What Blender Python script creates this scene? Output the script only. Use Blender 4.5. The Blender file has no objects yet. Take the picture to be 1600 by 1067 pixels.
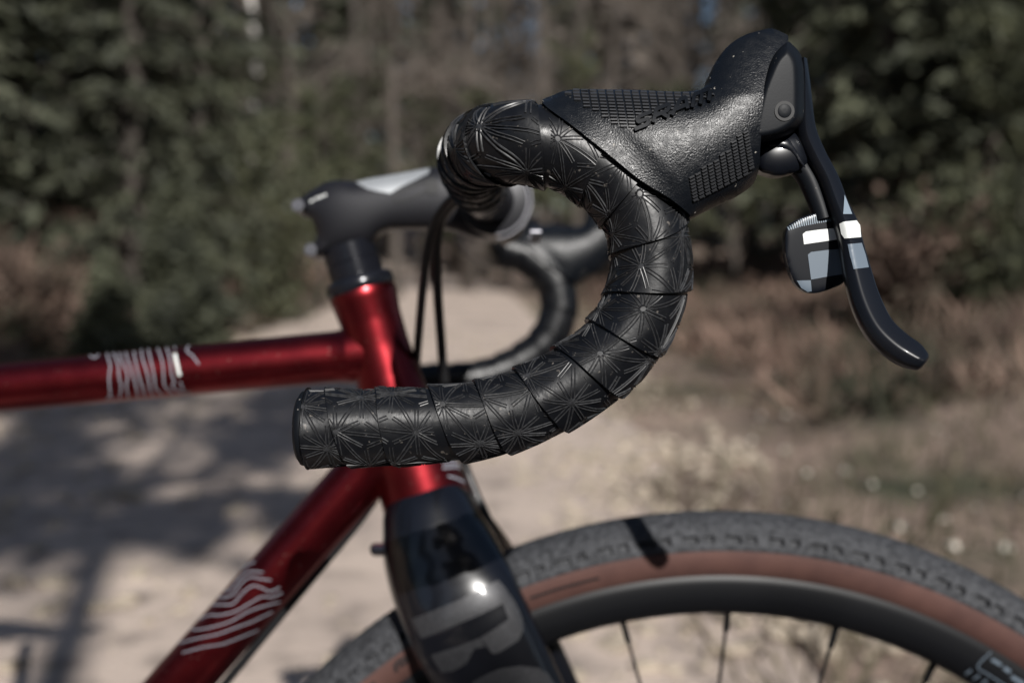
import bpy, math, random
import numpy as np
from mathutils import Vector, Matrix, noise as mnoise
from mathutils.geometry import delaunay_2d_cdt

scene = bpy.context.scene
col = scene.collection
R = math.radians

# ---------------------------------------------------------------- camera, sky, sun, exposure
F = 1450.0                      # focal length in photo pixels (1600 wide)
PITCH = R(5.2)
CAM_H = 0.890
cam_d = bpy.data.cameras.new('camera')
cam_d.sensor_width = 36.0
cam_d.lens = F * 36.0 / 1600.0
cam_d.clip_start = 0.02
cam_d.clip_end = 2000.0
cam_d.dof.use_dof = True
cam_d.dof.focus_distance = 0.355
cam_d.dof.aperture_fstop = 4.9
cam = bpy.data.objects.new('camera', cam_d)
cam.location = (0, 0, CAM_H)
cam.rotation_euler = (R(90) - PITCH, 0, 0)
col.objects.link(cam)
scene.camera = cam

SUN_TRAVEL = Matrix.Rotation(-PITCH, 3, 'X') @ Vector((-0.26, 1.0, -0.57)).normalized()
SUN_EL = math.asin(-SUN_TRAVEL.z)
world = bpy.data.worlds.new('World')
scene.world = world
world.use_nodes = True
wn = world.node_tree.nodes
wl = world.node_tree.links
bg = wn['Background']
sky = wn.new('ShaderNodeTexSky')
sky.sky_type = 'NISHITA'
sky.sun_disc = False
sky.sun_elevation = SUN_EL
sky.sun_rotation = math.atan2(-SUN_TRAVEL.x, -SUN_TRAVEL.y)
wl.new(sky.outputs[0], bg.inputs[0])
bg.inputs[1].default_value = 0.05

sun_d = bpy.data.lights.new('sun', 'SUN')
sun_d.energy = 5.0
sun_d.angle = R(0.53)
sun_d.color = (1.0, 0.97, 0.93)
sun = bpy.data.objects.new('sun', sun_d)
sun.rotation_euler = SUN_TRAVEL.to_track_quat('-Z', 'Y').to_euler()
col.objects.link(sun)

scene.view_settings.view_transform = 'Standard'
scene.view_settings.look = 'None'
scene.view_settings.gamma = 1.0
scene.view_settings.exposure = 0.2
scene.render.engine = 'CYCLES'
scene.cycles.use_denoising = True
scene.cycles.max_bounces = 6
scene.cycles.caustics_reflective = False
scene.cycles.caustics_refractive = False

# ---------------------------------------------------------------- materials
def mat(name, base, rough=0.5, metal=0.0, coat=0.0, coat_rough=0.05, var=None, var_scale=20.0,
        bump=0.0, bump_scale=50.0, bump_dist=0.001, bump_detail=3.0, rough_var=0.0, spec=0.5,
        obj_rand=0.0, second=None, second_scale=3.0, second_lo=0.45, second_hi=0.6, transl=0.0):
    m = bpy.data.materials.new(name)
    m.use_nodes = True
    nt = m.node_tree
    n, l = nt.nodes, nt.links
    b = n['Principled BSDF']
    b.inputs['Base Color'].default_value = (*base, 1)
    b.inputs['Roughness'].default_value = rough
    b.inputs['Metallic'].default_value = metal
    b.inputs['Coat Weight'].default_value = coat
    b.inputs['Coat Roughness'].default_value = coat_rough
    b.inputs['Specular IOR Level'].default_value = spec
    tc = n.new('ShaderNodeTexCoord')
    colour = None
    if var is not None:
        t = n.new('ShaderNodeTexNoise'); t.inputs['Scale'].default_value = var_scale
        t.inputs['Detail'].default_value = 5
        l.new(tc.outputs['Object'], t.inputs['Vector'])
        r = n.new('ShaderNodeValToRGB')
        r.color_ramp.elements[0].position = 0.32; r.color_ramp.elements[0].color = (*base, 1)
        r.color_ramp.elements[1].position = 0.68; r.color_ramp.elements[1].color = (*var, 1)
        l.new(t.outputs['Fac'], r.inputs[0])
        colour = r.outputs[0]
    if second is not None:
        t2 = n.new('ShaderNodeTexNoise'); t2.inputs['Scale'].default_value = second_scale
        t2.inputs['Detail'].default_value = 6
        l.new(tc.outputs['Object'], t2.inputs['Vector'])
        r2 = n.new('ShaderNodeValToRGB')
        r2.color_ramp.elements[0].position = second_lo; r2.color_ramp.elements[0].color = (0, 0, 0, 1)
        r2.color_ramp.elements[1].position = second_hi; r2.color_ramp.elements[1].color = (1, 1, 1, 1)
        l.new(t2.outputs['Fac'], r2.inputs[0])
        mx = n.new('ShaderNodeMixRGB')
        l.new(r2.outputs[0], mx.inputs[0])
        if colour is not None: l.new(colour, mx.inputs[1])
        else: mx.inputs[1].default_value = (*base, 1)
        mx.inputs[2].default_value = (*second, 1)
        colour = mx.outputs[0]
    if obj_rand > 0:
        oi = n.new('ShaderNodeObjectInfo')
        hs = n.new('ShaderNodeHueSaturation')
        mp = n.new('ShaderNodeMapRange')
        mp.inputs['To Min'].default_value = 1 - obj_rand; mp.inputs['To Max'].default_value = 1 + obj_rand
        l.new(oi.outputs['Random'], mp.inputs['Value'])
        l.new(mp.outputs[0], hs.inputs['Value'])
        if colour is not None: l.new(colour, hs.inputs['Color'])
        else: hs.inputs['Color'].default_value = (*base, 1)
        colour = hs.outputs[0]
    if colour is not None:
        l.new(colour, b.inputs['Base Color'])
    if rough_var > 0:
        t3 = n.new('ShaderNodeTexNoise'); t3.inputs['Scale'].default_value = bump_scale * 0.25
        l.new(tc.outputs['Object'], t3.inputs['Vector'])
        mr = n.new('ShaderNodeMapRange')
        mr.inputs['From Min'].default_value = 0.3; mr.inputs['From Max'].default_value = 0.7
        mr.inputs['To Min'].default_value = max(0.03, rough - rough_var); mr.inputs['To Max'].default_value = rough + rough_var
        l.new(t3.outputs['Fac'], mr.inputs['Value']); l.new(mr.outputs[0], b.inputs['Roughness'])
    if bump > 0:
        t4 = n.new('ShaderNodeTexNoise'); t4.inputs['Scale'].default_value = bump_scale
        t4.inputs['Detail'].default_value = bump_detail
        l.new(tc.outputs['Object'], t4.inputs['Vector'])
        bp = n.new('ShaderNodeBump'); bp.inputs['Strength'].default_value = bump
        bp.inputs['Distance'].default_value = bump_dist
        l.new(t4.outputs['Fac'], bp.inputs['Height']); l.new(bp.outputs[0], b.inputs['Normal'])
    if transl > 0:
        tr = n.new('ShaderNodeBsdfTranslucent')
        if colour is not None: l.new(colour, tr.inputs['Color'])
        else: tr.inputs['Color'].default_value = (*base, 1)
        ms = n.new('ShaderNodeMixShader'); ms.inputs[0].default_value = transl
        l.new(b.outputs[0], ms.inputs[1]); l.new(tr.outputs[0], ms.inputs[2])
        l.new(ms.outputs[0], n['Material Output'].inputs['Surface'])
    return m

M = {}
M['tape'] = mat('tape rubber', (0.0045, 0.005, 0.0065), 0.37, spec=0.38, bump=0.15, bump_scale=420, bump_dist=0.0006, rough_var=0.10, second=(0.10, 0.09, 0.08), second_scale=420, second_lo=0.66, second_hi=0.72)
M['tape_ridge'] = mat('embossed ridge with painted glint', (0.036, 0.037, 0.040), 0.40, spec=0.5, var=(0.012, 0.012, 0.013), var_scale=600)  # paler base paints the edge glints onto the ridges
M['rubber'] = mat('hood rubber', (0.0050, 0.0062, 0.0085), 0.34, spec=0.27, bump=0.55, bump_scale=1500, bump_dist=0.0003, bump_detail=2, rough_var=0.08, second=(0.30, 0.28, 0.25), second_scale=520, second_lo=0.695, second_hi=0.73)
M['pad'] = mat('ribbed rubber', (0.030, 0.031, 0.034), 0.40)
M['plastic'] = mat('satin plastic', (0.005, 0.0062, 0.0085), 0.48, spec=0.16, bump=0.1, bump_scale=1500, bump_dist=0.0002, second=(0.22, 0.2, 0.18), second_scale=480, second_lo=0.69, second_hi=0.73)
M['gloss'] = mat('gloss black', (0.005, 0.006, 0.009), 0.32, spec=0.3, coat=0.15, coat_rough=0.1)
M['blade'] = mat('lever navy lacquer', (0.0055, 0.0065, 0.0095), 0.34, spec=0.3, coat=0.12, coat_rough=0.12)
M['decal_white'] = mat('white print', (0.72, 0.74, 0.72), 0.4)
M['decal_grey'] = mat('grey print', (0.115, 0.145, 0.18), 0.4)
M['decal_pale'] = mat('pale grey print', (0.20, 0.25, 0.30), 0.4)
M['red'] = mat('metallic red paint', (0.165, 0.012, 0.017), 0.35, metal=1.0, coat=0.3, coat_rough=0.2, bump=0.06, bump_scale=2500, bump_dist=0.0002, var=(0.24, 0.019, 0.024), var_scale=60, second=(0.36, 0.20, 0.17), second_scale=420, second_lo=0.66, second_hi=0.74)
M['line'] = mat('silver grey print', (0.26, 0.26, 0.30), 0.45)
M['stem'] = mat('bead blasted alloy', (0.016, 0.016, 0.0195), 0.42, metal=0.3, bump=0.1, bump_scale=2500, bump_dist=0.0002)
M['stem_glint'] = mat('painted stem reflection', (0.55, 0.57, 0.58), 0.3, metal=0.6)  # pale tone for the reflection painted on the black stem
M['steel'] = mat('bolt steel', (0.20, 0.20, 0.22), 0.35, metal=1.0)
M['anod'] = mat('black anodised', (0.012, 0.013, 0.018), 0.2, metal=0.3)
M['hose'] = mat('hose', (0.012, 0.012, 0.013), 0.4)
M['carbon'] = mat('gloss fork paint', (0.004, 0.0045, 0.007), 0.25, coat=0.6, coat_rough=0.07)
M['forkmark'] = mat('flake silver print', (0.018, 0.0185, 0.021), 0.45, metal=0.3, var=(0.052, 0.052, 0.057), var_scale=900, coat=0.4, coat_rough=0.1)
M['tread'] = mat('tread rubber', (0.016, 0.017, 0.020), 0.75, var=(0.058, 0.060, 0.066), var_scale=260, bump=1.0, bump_scale=300, bump_dist=0.002)
M['tan'] = mat('tan sidewall', (0.072, 0.032, 0.026), 0.75, var=(0.094, 0.043, 0.034), var_scale=70, bump=0.15, bump_scale=800, bump_dist=0.0003)
M['rim'] = mat('satin carbon rim', (0.005, 0.0053, 0.0065), 0.45, spec=0.3, bump=0.05, bump_scale=900, bump_dist=0.0002)
M['black'] = mat('black print', (0.008, 0.008, 0.009), 0.6)
M['spoke'] = mat('black spoke', (0.01, 0.01, 0.011), 0.35, metal=0.5)

M['earth'] = mat('forest floor', (0.10, 0.072, 0.056), 0.95, var=(0.32, 0.235, 0.185), var_scale=1.1, second=(0.045, 0.048, 0.026), second_scale=0.9, second_lo=0.52, second_hi=0.66, bump=0.8, bump_scale=14, bump_dist=0.04)
M['path'] = mat('gravel path', (0.40, 0.325, 0.28), 0.95, var=(0.58, 0.475, 0.40), var_scale=1.5, second=(0.26, 0.213, 0.182), second_scale=9, second_lo=0.5, second_hi=0.7, bump=0.9, bump_scale=60, bump_dist=0.012)
M['stone'] = mat('pale gravel', (0.34, 0.285, 0.22), 0.85, var=(0.46, 0.39, 0.31), var_scale=6, obj_rand=0.2)
M['glint_stone'] = mat('stone with painted glint', (0.66, 0.62, 0.54), 0.4)  # white base stands in for sun glints on the verge stones
M['grass'] = mat('dry grass', (0.105, 0.088, 0.055), 0.8, var=(0.24, 0.195, 0.14), var_scale=2.5, second=(0.05, 0.056, 0.026), second_scale=1.2, transl=0.25)
M['brush'] = mat('brown undergrowth', (0.065, 0.043, 0.033), 0.9, var=(0.30, 0.20, 0.155), var_scale=1.4, second=(0.03, 0.033, 0.019), second_scale=0.8, transl=0.15)
M['needle'] = mat('spruce needles', (0.018, 0.022, 0.014), 0.75, var=(0.115, 0.122, 0.075), var_scale=1.6, obj_rand=0.25, transl=0.12)  # pale end of the noise paints sun highlights into the foliage
M['leaf'] = mat('young green leaves', (0.040, 0.047, 0.025), 0.7, var=(0.15, 0.155, 0.088), var_scale=2.2, obj_rand=0.2, transl=0.3)
M['twig'] = mat('bare twigs', (0.06, 0.050, 0.042), 0.9, var=(0.15, 0.125, 0.105), var_scale=1.1, obj_rand=0.25)
M['bark'] = mat('grey brown bark', (0.05, 0.041, 0.034), 0.95, var=(0.10, 0.085, 0.073), var_scale=5, obj_rand=0.25, bump=0.6, bump_scale=18, bump_dist=0.02)
M['birch'] = mat('birch bark', (0.62, 0.59, 0.55), 0.7, second=(0.05, 0.045, 0.04), second_scale=1.3, second_lo=0.50, second_hi=0.56)
M['saddle'] = mat('saddle cover', (0.015, 0.015, 0.016), 0.5)

# ---------------------------------------------------------------- generic helpers
def mesh_obj(name, verts, faces, m, parent=None, smooth=True, auto=None):
    me = bpy.data.meshes.new(name)
    me.from_pydata([tuple(v) for v in verts], [], [tuple(f) for f in faces])
    me.validate(clean_customdata=False)
    if smooth:
        me.polygons.foreach_set('use_smooth', [True] * len(me.polygons))
    me.materials.append(m)
    if auto is not None:
        me.set_sharp_from_angle(angle=R(auto))
    me.update()
    o = bpy.data.objects.new(name, me)
    col.objects.link(o)
    if parent is not None:
        o.parent = parent
    return o

def empty(name, parent=None, loc=(0, 0, 0)):
    o = bpy.data.objects.new(name, None)
    o.empty_display_size = 0.1
    o.location = loc
    col.objects.link(o)
    if parent is not None:
        o.parent = parent
    return o

def tag(o, label=None, cat=None, group=None, kind=None):
    if label: o['label'] = label
    if cat: o['category'] = cat
    if group: o['group'] = group
    if kind: o['kind'] = kind
    return o

def catmull(pts, n=8, closed=False):
    """smooth a polyline (any dimension) through its points"""
    P = np.array(pts, float)
    out = []
    N = len(P)
    rng = range(N) if closed else range(N - 1)
    for i in rng:
        if closed:
            p0, p1, p2, p3 = P[(i - 1) % N], P[i], P[(i + 1) % N], P[(i + 2) % N]
        else:
            p0, p1, p2, p3 = P[max(i - 1, 0)], P[i], P[i + 1], P[min(i + 2, N - 1)]
        for k in range(n):
            t = k / n
            out.append(0.5 * ((2 * p1) + (-p0 + p2) * t + (2 * p0 - 5 * p1 + 4 * p2 - p3) * t * t + (-p0 + 3 * p1 - 3 * p2 + p3) * t ** 3))
    if not closed:
        out.append(P[-1])
    return np.array(out)

def frames(C, ref=None):
    """parallel transport frames along a polyline (N,3)"""
    C = np.asarray(C, float)
    T = np.gradient(C, axis=0)
    T /= np.linalg.norm(T, axis=1)[:, None]
    if ref is None:
        ref = np.array([0.0, 1.0, 0.0]) if abs(T[0][1]) < 0.8 else np.array([0.0, 0.0, 1.0])
    u = np.asarray(ref, float) - T[0] * np.dot(ref, T[0]); u /= np.linalg.norm(u)
    U = [u]
    for i in range(1, len(C)):
        u = U[-1] - T[i] * np.dot(U[-1], T[i])
        U.append(u / np.linalg.norm(u))
    U = np.array(U)
    V = np.cross(T, U)
    return T, U, V

def sweep(C, prof, ref=None, caps=True, closed_prof=True):
    """prof: (N,K,2) profile per point in the (U,V) frame; returns verts, faces"""
    C = np.asarray(C, float)
    T, U, V = frames(C, ref)
    N = len(C)
    prof = np.asarray(prof, float)
    if prof.ndim == 2:
        prof = np.repeat(prof[None], N, 0)
    K = prof.shape[1]
    verts = (C[:, None, :] + prof[:, :, 0:1] * U[:, None, :] + prof[:, :, 1:2] * V[:, None, :]).reshape(-1, 3)
    faces = []
    for i in range(N - 1):
        for k in range(K if closed_prof else K - 1):
            k2 = (k + 1) % K
            faces.append((i * K + k, i * K + k2, (i + 1) * K + k2, (i + 1) * K + k))
    verts = list(map(tuple, verts))
    if caps and closed_prof:
        faces.append(tuple(range(K))[::-1])
        faces.append(tuple((N - 1) * K + k for k in range(K)))
    return verts, faces

def circ(n, r=1.0, a=1.0, b=1.0):
    t = np.linspace(0, 2 * math.pi, n, endpoint=False)
    return np.stack([np.cos(t) * r * a, np.sin(t) * r * b], 1)

def tube(name, C, r, m, parent, n=16, ref=None, caps=True):
    C = np.asarray(C, float)
    r = np.broadcast_to(np.asarray(r, float), (len(C),))
    prof = circ(n)[None] * r[:, None, None]
    v, f = sweep(C, prof, ref, caps)
    return mesh_obj(name, v, f, m, parent, auto=50)

def merge(parts):
    V, Fc = [], []
    for v, f in parts:
        o = len(V)
        V += list(v)
        Fc += [tuple(i + o for i in q) for q in f]
    return V, Fc

def box(c, s, rot=None):
    v = [Vector((x * s[0] / 2, y * s[1] / 2, z * s[2] / 2)) for x in (-1, 1) for y in (-1, 1) for z in (-1, 1)]
    if rot is not None: v = [rot @ p for p in v]
    v = [tuple(p + Vector(c)) for p in v]
    f = [(0, 1, 3, 2), (4, 6, 7, 5), (0, 4, 5, 1), (2, 3, 7, 6), (0, 2, 6, 4), (1, 5, 7, 3)]
    return v, f

# ---------------------------------------------------------------- the ground, path and banks
def ground_h(x, y):
    c = path_mid(y)
    d = x - c
    h = 0.0
    left = max(0.0, -d - 1.95)
    h += 1.75 * (1 - math.exp(-(left / 2.6) ** 1.5)) + 0.10 * left * min(1, left / 6)
    right = max(0.0, d - 2.3)
    h += 0.55 * (1 - math.exp(-(right / 3.0) ** 2)) + 0.03 * right
    far = max(0.0, y - 40)
    h += 0.10 * far
    k = min(1.0, (left + right) / 0.8)
    h += k * (0.16 * mnoise.noise(Vector((x * 0.55, y * 0.55, 0))) + 0.05 * mnoise.noise(Vector((x * 1.9, y * 1.9, 3))))
    return h

def path_mid(y):
    b = max(0.0, y - 7.0)
    return -1.12 - 0.0028 * b * b

def spread(lo, hi, dense_lo, dense_hi, step, grow=1.25):
    a = list(np.arange(dense_lo, dense_hi + step / 2, step))
    s, x = step, dense_hi
    while x < hi:
        s *= grow; x += s; a.append(min(x, hi))
    s, x = step, dense_lo
    while x > lo:
        s *= grow; x -= s; a.insert(0, max(x, lo))
    return a

gx = spread(-400, 400, -14, 12, 0.28)
gy = spread(-300, 700, -3, 30, 0.3)
gv = [(x, y, ground_h(max(-60, min(60, x)), max(-20, min(80, y)))) for y in gy for x in gx]
nx = len(gx)
gf = [(j * nx + i, j * nx + i + 1, (j + 1) * nx + i + 1, (j + 1) * nx + i) for j in range(len(gy) - 1) for i in range(nx - 1)]
tag(mesh_obj('ground', gv, gf, M['earth']), 'brown forest floor with moss either side of the track', None, None, 'structure')

pv, pf = [], []
ys = list(np.arange(-12, 62, 0.2))
PW = 15
for j, y in enumerate(ys):
    c = path_mid(y)
    wl_ = 1.85 + 0.22 * mnoise.noise(Vector((0.0, y * 0.9, 5))) + 0.10 * mnoise.noise(Vector((2.0, y * 3.1, 5)))
    wr_ = 1.72 + 0.26 * mnoise.noise(Vector((7.0, y * 0.8, 1))) + 0.12 * mnoise.noise(Vector((9.0, y * 2.7, 1)))
    for i in range(PW):
        t = i / (PW - 1)
        x = c - wl_ + (wl_ + wr_) * t
        edge = min(t, 1 - t)
        z = ground_h(x, y) + 0.014 * min(1, edge * 8) + 0.004
        z += 0.010 * mnoise.noise(Vector((x * 2.5, y * 2.5, 0)))* min(1, edge * 6)
        pv.append((x, y, z))
for j in range(len(ys) - 1):
    for i in range(PW - 1):
        pf.append((j * PW + i, j * PW + i + 1, (j + 1) * PW + i + 1, (j + 1) * PW + i))
tag(mesh_obj('path', pv, pf, M['path']), 'pale beige gravel forest track curving away into the wood', None, None, 'structure')

# ---------------------------------------------------------------- vegetation builders
def quads(P, A, B):
    """P centres, A half-length vectors, B half-width vectors -> verts, faces (pointed diamonds)"""
    v = np.stack([P - A, P + B, P + A, P - B], 1).reshape(-1, 3)
    n = len(P)
    f = np.arange(n * 4).reshape(n, 4)
    return v, f

def np_mesh(name, V, Fq, m, parent=None, smooth=False):
    me = bpy.data.meshes.new(name)
    me.from_pydata(V.tolist() if hasattr(V, 'tolist') else V, [], Fq.tolist() if hasattr(Fq, 'tolist') else Fq)
    if smooth: me.polygons.foreach_set('use_smooth', [True] * len(me.polygons))
    me.materials.append(m)
    o = bpy.data.objects.new(name, me)
    col.objects.link(o)
    if parent is not None: o.parent = parent
    return o

def rand_dirs(rng, n):
    d = rng.normal(size=(n, 3)); d /= np.linalg.norm(d, axis=1)[:, None]
    return d

def sprays(rng, P, D, length, width, spread_=0.6):
    """leaf faces along directions D, with scatter"""
    n = len(P)
    d = D + rand_dirs(rng, n) * spread_
    d /= np.linalg.norm(d, axis=1)[:, None]
    s = np.cross(d, rand_dirs(rng, n)); s /= np.linalg.norm(s, axis=1)[:, None] + 1e-9
    L = length * rng.uniform(0.6, 1.3, n)[:, None]
    W = width * rng.uniform(0.6, 1.3, n)[:, None]
    return quads(P, d * L / 2, s * W / 2)

def trunk_geo(rng, H, r0, n=7, seg=7, lean=0.02, zmin=-0.3):
    z = np.linspace(zmin, H, seg + 1)
    C = np.stack([np.cumsum(rng.normal(0, lean, seg + 1)) * H * 0.2, np.cumsum(rng.normal(0, lean, seg + 1)) * H * 0.2, z], 1)
    C[0, :2] = C[1, :2] = 0
    r = r0 * np.clip(1 - (z / H), 0.04, 1) ** 0.8
    r[0] *= 1.25
    return sweep(C, circ(n)[None] * r[:, None, None]), C

def limb_geo(p0, p1, r0, sag=0.0, n=4):
    p0, p1 = np.array(p0), np.array(p1)
    mid = (p0 + p1) / 2 + np.array([0, 0, sag])
    C = np.array([p0, mid, p1])
    r = np.array([r0, r0 * 0.6, r0 * 0.2])
    return sweep(C, circ(n)[None] * r[:, None, None])

def make_spruce(seed, H, spreadf=0.2, low=0.05, dens=1.0):
    rng = np.random.default_rng(seed)
    root = empty('spruce_tree')
    tg, C = trunk_geo(rng, H, 0.014 * H + 0.03)
    limbs = [tg]
    P, D = [], []
    z = low * H
    while z < H * 0.985:
        L = spreadf * H * (1 - z / H) ** 0.8 + 0.12
        nb = int(rng.integers(5, 8))
        a0 = rng.uniform(0, 6.28)
        for k in range(nb):
            if rng.random() < 0.12: continue
            a = a0 + k * 6.283 / nb + rng.normal(0, 0.25)
            l = L * rng.uniform(0.55, 1.15)
            droop = rng.uniform(-0.38, 0.05)
            d = np.array([math.cos(a), math.sin(a), droop]); d /= np.linalg.norm(d)
            p0 = np.array([0, 0, z]); p1 = p0 + d * l
            limbs.append(limb_geo(p0, p1, 0.008 * l + 0.006, 0.06 * l, 3))
            n = int((7 + 9 * l) * dens)
            t = rng.uniform(0.12, 1.05, n) ** 0.8
            side = np.array([-math.sin(a), math.cos(a), 0])
            w = rng.normal(0, 0.16, n) * l * (1.1 - t * 0.7)
            pp = p0 + d * (l * t)[:, None] + side * w[:, None]
            pp[:, 2] += 0.24 * l * t * (1 - t) - np.abs(w) * 0.35 + rng.normal(0, 0.03, n)
            P.append(pp)
            D.append(np.repeat((d * 0.7 + np.array([0, 0, -0.25]))[None], n, 0) + side * np.sign(w)[:, None] * 0.6)
        z += H * rng.uniform(0.022, 0.04)
    P = np.concatenate(P); D = np.concatenate(D)
    V, Fq = sprays(rng, P, D, 0.34, 0.13, 0.5)
    V2, F2 = sprays(rng, P + rng.normal(0, 0.06, P.shape), D, 0.26, 0.09, 0.9)
    Fq = np.concatenate([Fq, F2 + len(V)]); V = np.concatenate([V, V2])
    v, f = merge(limbs)
    mesh_obj('trunk', v, f, M['bark'], root)
    np_mesh('crown', V, Fq, M['needle'], root)
    return root

def make_bare(seed, H, leafy=0.0, birch=False, name='bare_tree', n1=16, zlo=0.22):
    rng = np.random.default_rng(seed)
    root = empty(name)
    tg, C = trunk_geo(rng, H, (0.0065 if birch else 0.0105) * H + 0.02, n=8, seg=9, lean=0.03)
    limbs = []
    P, D = [], []
    for k in range(n1):
        z = H * rng.uniform(zlo, 0.97)
        ci = np.interp(z, C[:, 2], C[:, 0]); cj = np.interp(z, C[:, 2], C[:, 1])
        p0 = np.array([ci, cj, z])
        a = rng.uniform(0, 6.28)
        l = H * 0.2 * (1.15 - z / H) * rng.uniform(0.6, 1.4) + 0.4
        d = np.array([math.cos(a), math.sin(a), rng.uniform(0.25, 0.9)]); d /= np.linalg.norm(d)
        p1 = p0 + d * l
        limbs.append(limb_geo(p0, p1, 0.018 * l + 0.006, 0.05 * l, 4))
        for j in range(7):
            t = rng.uniform(0.25, 1.0)
            q0 = p0 + d * l * t
            d2 = d + rand_dirs(rng, 1)[0] * 0.8 + np.array([0, 0, 0.2]); d2 /= np.linalg.norm(d2)
            l2 = l * rng.uniform(0.25, 0.5)
            limbs.append(limb_geo(q0, q0 + d2 * l2, 0.007 * l + 0.003, 0, 3))
            n = 16
            tt = rng.uniform(0.1, 1.1, n)
            P.append(q0 + d2 * (l2 * tt)[:, None] + rng.normal(0, 0.09, (n, 3)))
            D.append(np.repeat(d2[None], n, 0))
    P = np.concatenate(P); D = np.concatenate(D)
    mesh_obj('trunk', *tg, M['birch'] if birch else M['bark'], root)
    if leafy > 0:
        V, Fq = sprays(rng, P, D, 0.20, 0.11, 1.3)
        cm = M['leaf']
    else:
        V, Fq = sprays(rng, P, D, 0.46, 0.022, 0.6)
        cm = M['twig']
    v, f = merge(limbs)
    off = len(V)
    V = np.concatenate([V, np.array(v)])
    fl = Fq.tolist() + [tuple(i + off for i in q) for q in f]
    np_mesh('crown', V, fl, cm, root)
    return root

def make_bush(seed, H, W, m, name='shrub', n=2600, leaf=(0.13, 0.07)):
    rng = np.random.default_rng(seed)
    root = empty(name)
    stems, P, D = [], [], []
    for k in range(16):
        a = rng.uniform(0, 6.28); l = H * rng.uniform(0.55, 1.0)
        d = np.array([math.cos(a) * W / H * rng.uniform(0.1, 0.75), math.sin(a) * W / H * rng.uniform(0.1, 0.75), 1.0]); d /= np.linalg.norm(d)
        stems.append(limb_geo((0, 0, -0.05), d * l, 0.02, 0, 4))
        nn = n // 16
        t = rng.uniform(0.12, 1.05, nn)
        P.append(d * (l * t)[:, None] + rng.normal(0, 0.14 * W, (nn, 3)) * np.array([1, 1, 0.6]))
        D.append(np.repeat(d[None], nn, 0))
    P = np.concatenate(P); D = np.concatenate(D)
    P[:, 2] = np.abs(P[:, 2])
    V, Fq = sprays(rng, P, D, leaf[0], leaf[1], 1.1)
    v, f = merge(stems)
    mesh_obj('stem', v, f, M['bark'], root)
    np_mesh('foliage', V, Fq, m, root)
    return root

def copy_tree(o):
    c = o.copy(); col.objects.link(c)
    for ch in o.children:
        d = ch.copy(); col.objects.link(d); d.parent = c
    return c

used = set()
def plant(proto, px, D, scale, rz, label, cat, group=None):
    o = proto if proto.name not in used else copy_tree(proto)
    used.add(o.name)
    x = (px - 800) / F * D
    o.location = (x, D, ground_h(x, D) - 0.03)
    o.scale = (scale, scale, scale)
    o.rotation_euler = (0, 0, rz)
    tag(o, label, cat, group)
    return o

sp = [make_spruce(1, 11.0, 0.19, 0.03), make_spruce(2, 12.5, 0.17, 0.05), make_spruce(3, 9.0, 0.23, 0.02)]
small_sp = make_spruce(9, 2.6, 0.30, 0.02, 1.6)
bare = [make_bare(11, 13.0), make_bare(12, 15.0), make_bare(13, 11.5)]
birch = make_bare(21, 12.0, birch=True, name='birch_tree', n1=12)
green = [make_bare(31, 9.0, leafy=1, name='leafy_tree', n1=26), make_bare(32, 10.5, leafy=1, name='leafy_tree', n1=28)]
rr = random.Random(5)

GL = 'dark spruces left of the track'
GR = 'spruces right of the track'
GB = 'bare trees in the middle distance'
LL = ['dark spruce nearest the left picture edge', 'dark spruce between the left picture edge and the birch', 'dark spruce just outside the left picture edge', 'taller spruce behind the front ones at the upper left', 'dark spruce standing just left of the birch', 'spruce behind, just outside the left picture edge', 'farthest spruce of those left of the birch', 'spruce well outside the left picture edge']
LR = ['first spruce right of the brake lever', 'spruce between the lever and the right picture edge, nearest of all', 'spruce just outside the right picture edge', 'farthest spruce, directly above the shift paddle', 'tall spruce behind the others at the upper right', 'spruce well outside the right picture edge', 'spruce behind, at the right picture edge']
LB = ['above the stem bolts', 'above the stem, second from the birch', 'left of the taped bar bend, the nearest there', 'directly left of the bar bend, far back', 'rising from the bar bend', 'above the bar top', 'above the start of the hood', 'far behind the left end of the hood', 'above the ribbed upper pad', 'above the lettering of the hood', 'just left of the hood horn, nearest', 'behind the hood horn', 'right of the hood horn, behind the pivot', 'first right of the lever body', 'far back above the stem slot', 'farthest left, between birch and stem', 'farthest back above the bar top', 'farthest back behind the hood horn']
for i, (px, D, s) in enumerate([(40, 11.5, 0.95), (215, 10.0, 0.72), (-140, 9.5, 0.9), (120, 15.5, 1.05), (320, 15.0, 0.85), (-60, 17, 1.1), (240, 21, 1.15), (-330, 13, 1.0)]):
    plant(sp[i % 3], px, D, s, rr.uniform(0, 6), LL[i], 'tree', GL)
plant(small_sp, 285, 8.2, 0.62, 0.4, 'low dark young spruce on the bank above the top tube', 'tree')
plant(small_sp, 165, 7.2, 0.36, 2.4, 'lowest young spruce near the top of the left bank', 'tree')
for i, (px, D, s) in enumerate([(1385, 13.5, 0.9), (1530, 11.5, 0.85), (1650, 13, 1.0), (1300, 20, 1.05), (1455, 18, 1.1), (1800, 14, 1.0), (1590, 19, 1.15)]):
    plant(sp[(i + 1) % 3], px, D, s, rr.uniform(0, 6), LR[i], 'tree', GR)
for i, (px, D, s) in enumerate([(470, 22, 0.95), (545, 27, 1.0), (620, 20, 0.9), (665, 31, 1.1), (730, 25, 1.0), (790, 29, 1.05), (850, 22, 0.95), (905, 33, 1.1), (955, 24, 0.95), (1010, 28, 1.05), (1060, 19, 0.85), (1110, 26, 1.0), (1170, 22, 0.95), (1230, 30, 1.05), (575, 34, 1.15), (430, 31, 1.1), (760, 36, 1.15), (1140, 35, 1.1)]):
    plant(bare[i % 3], px, D, s, rr.uniform(0, 6), 'thin bare grey-brown tree ' + LB[i], 'tree', GB)
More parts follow.
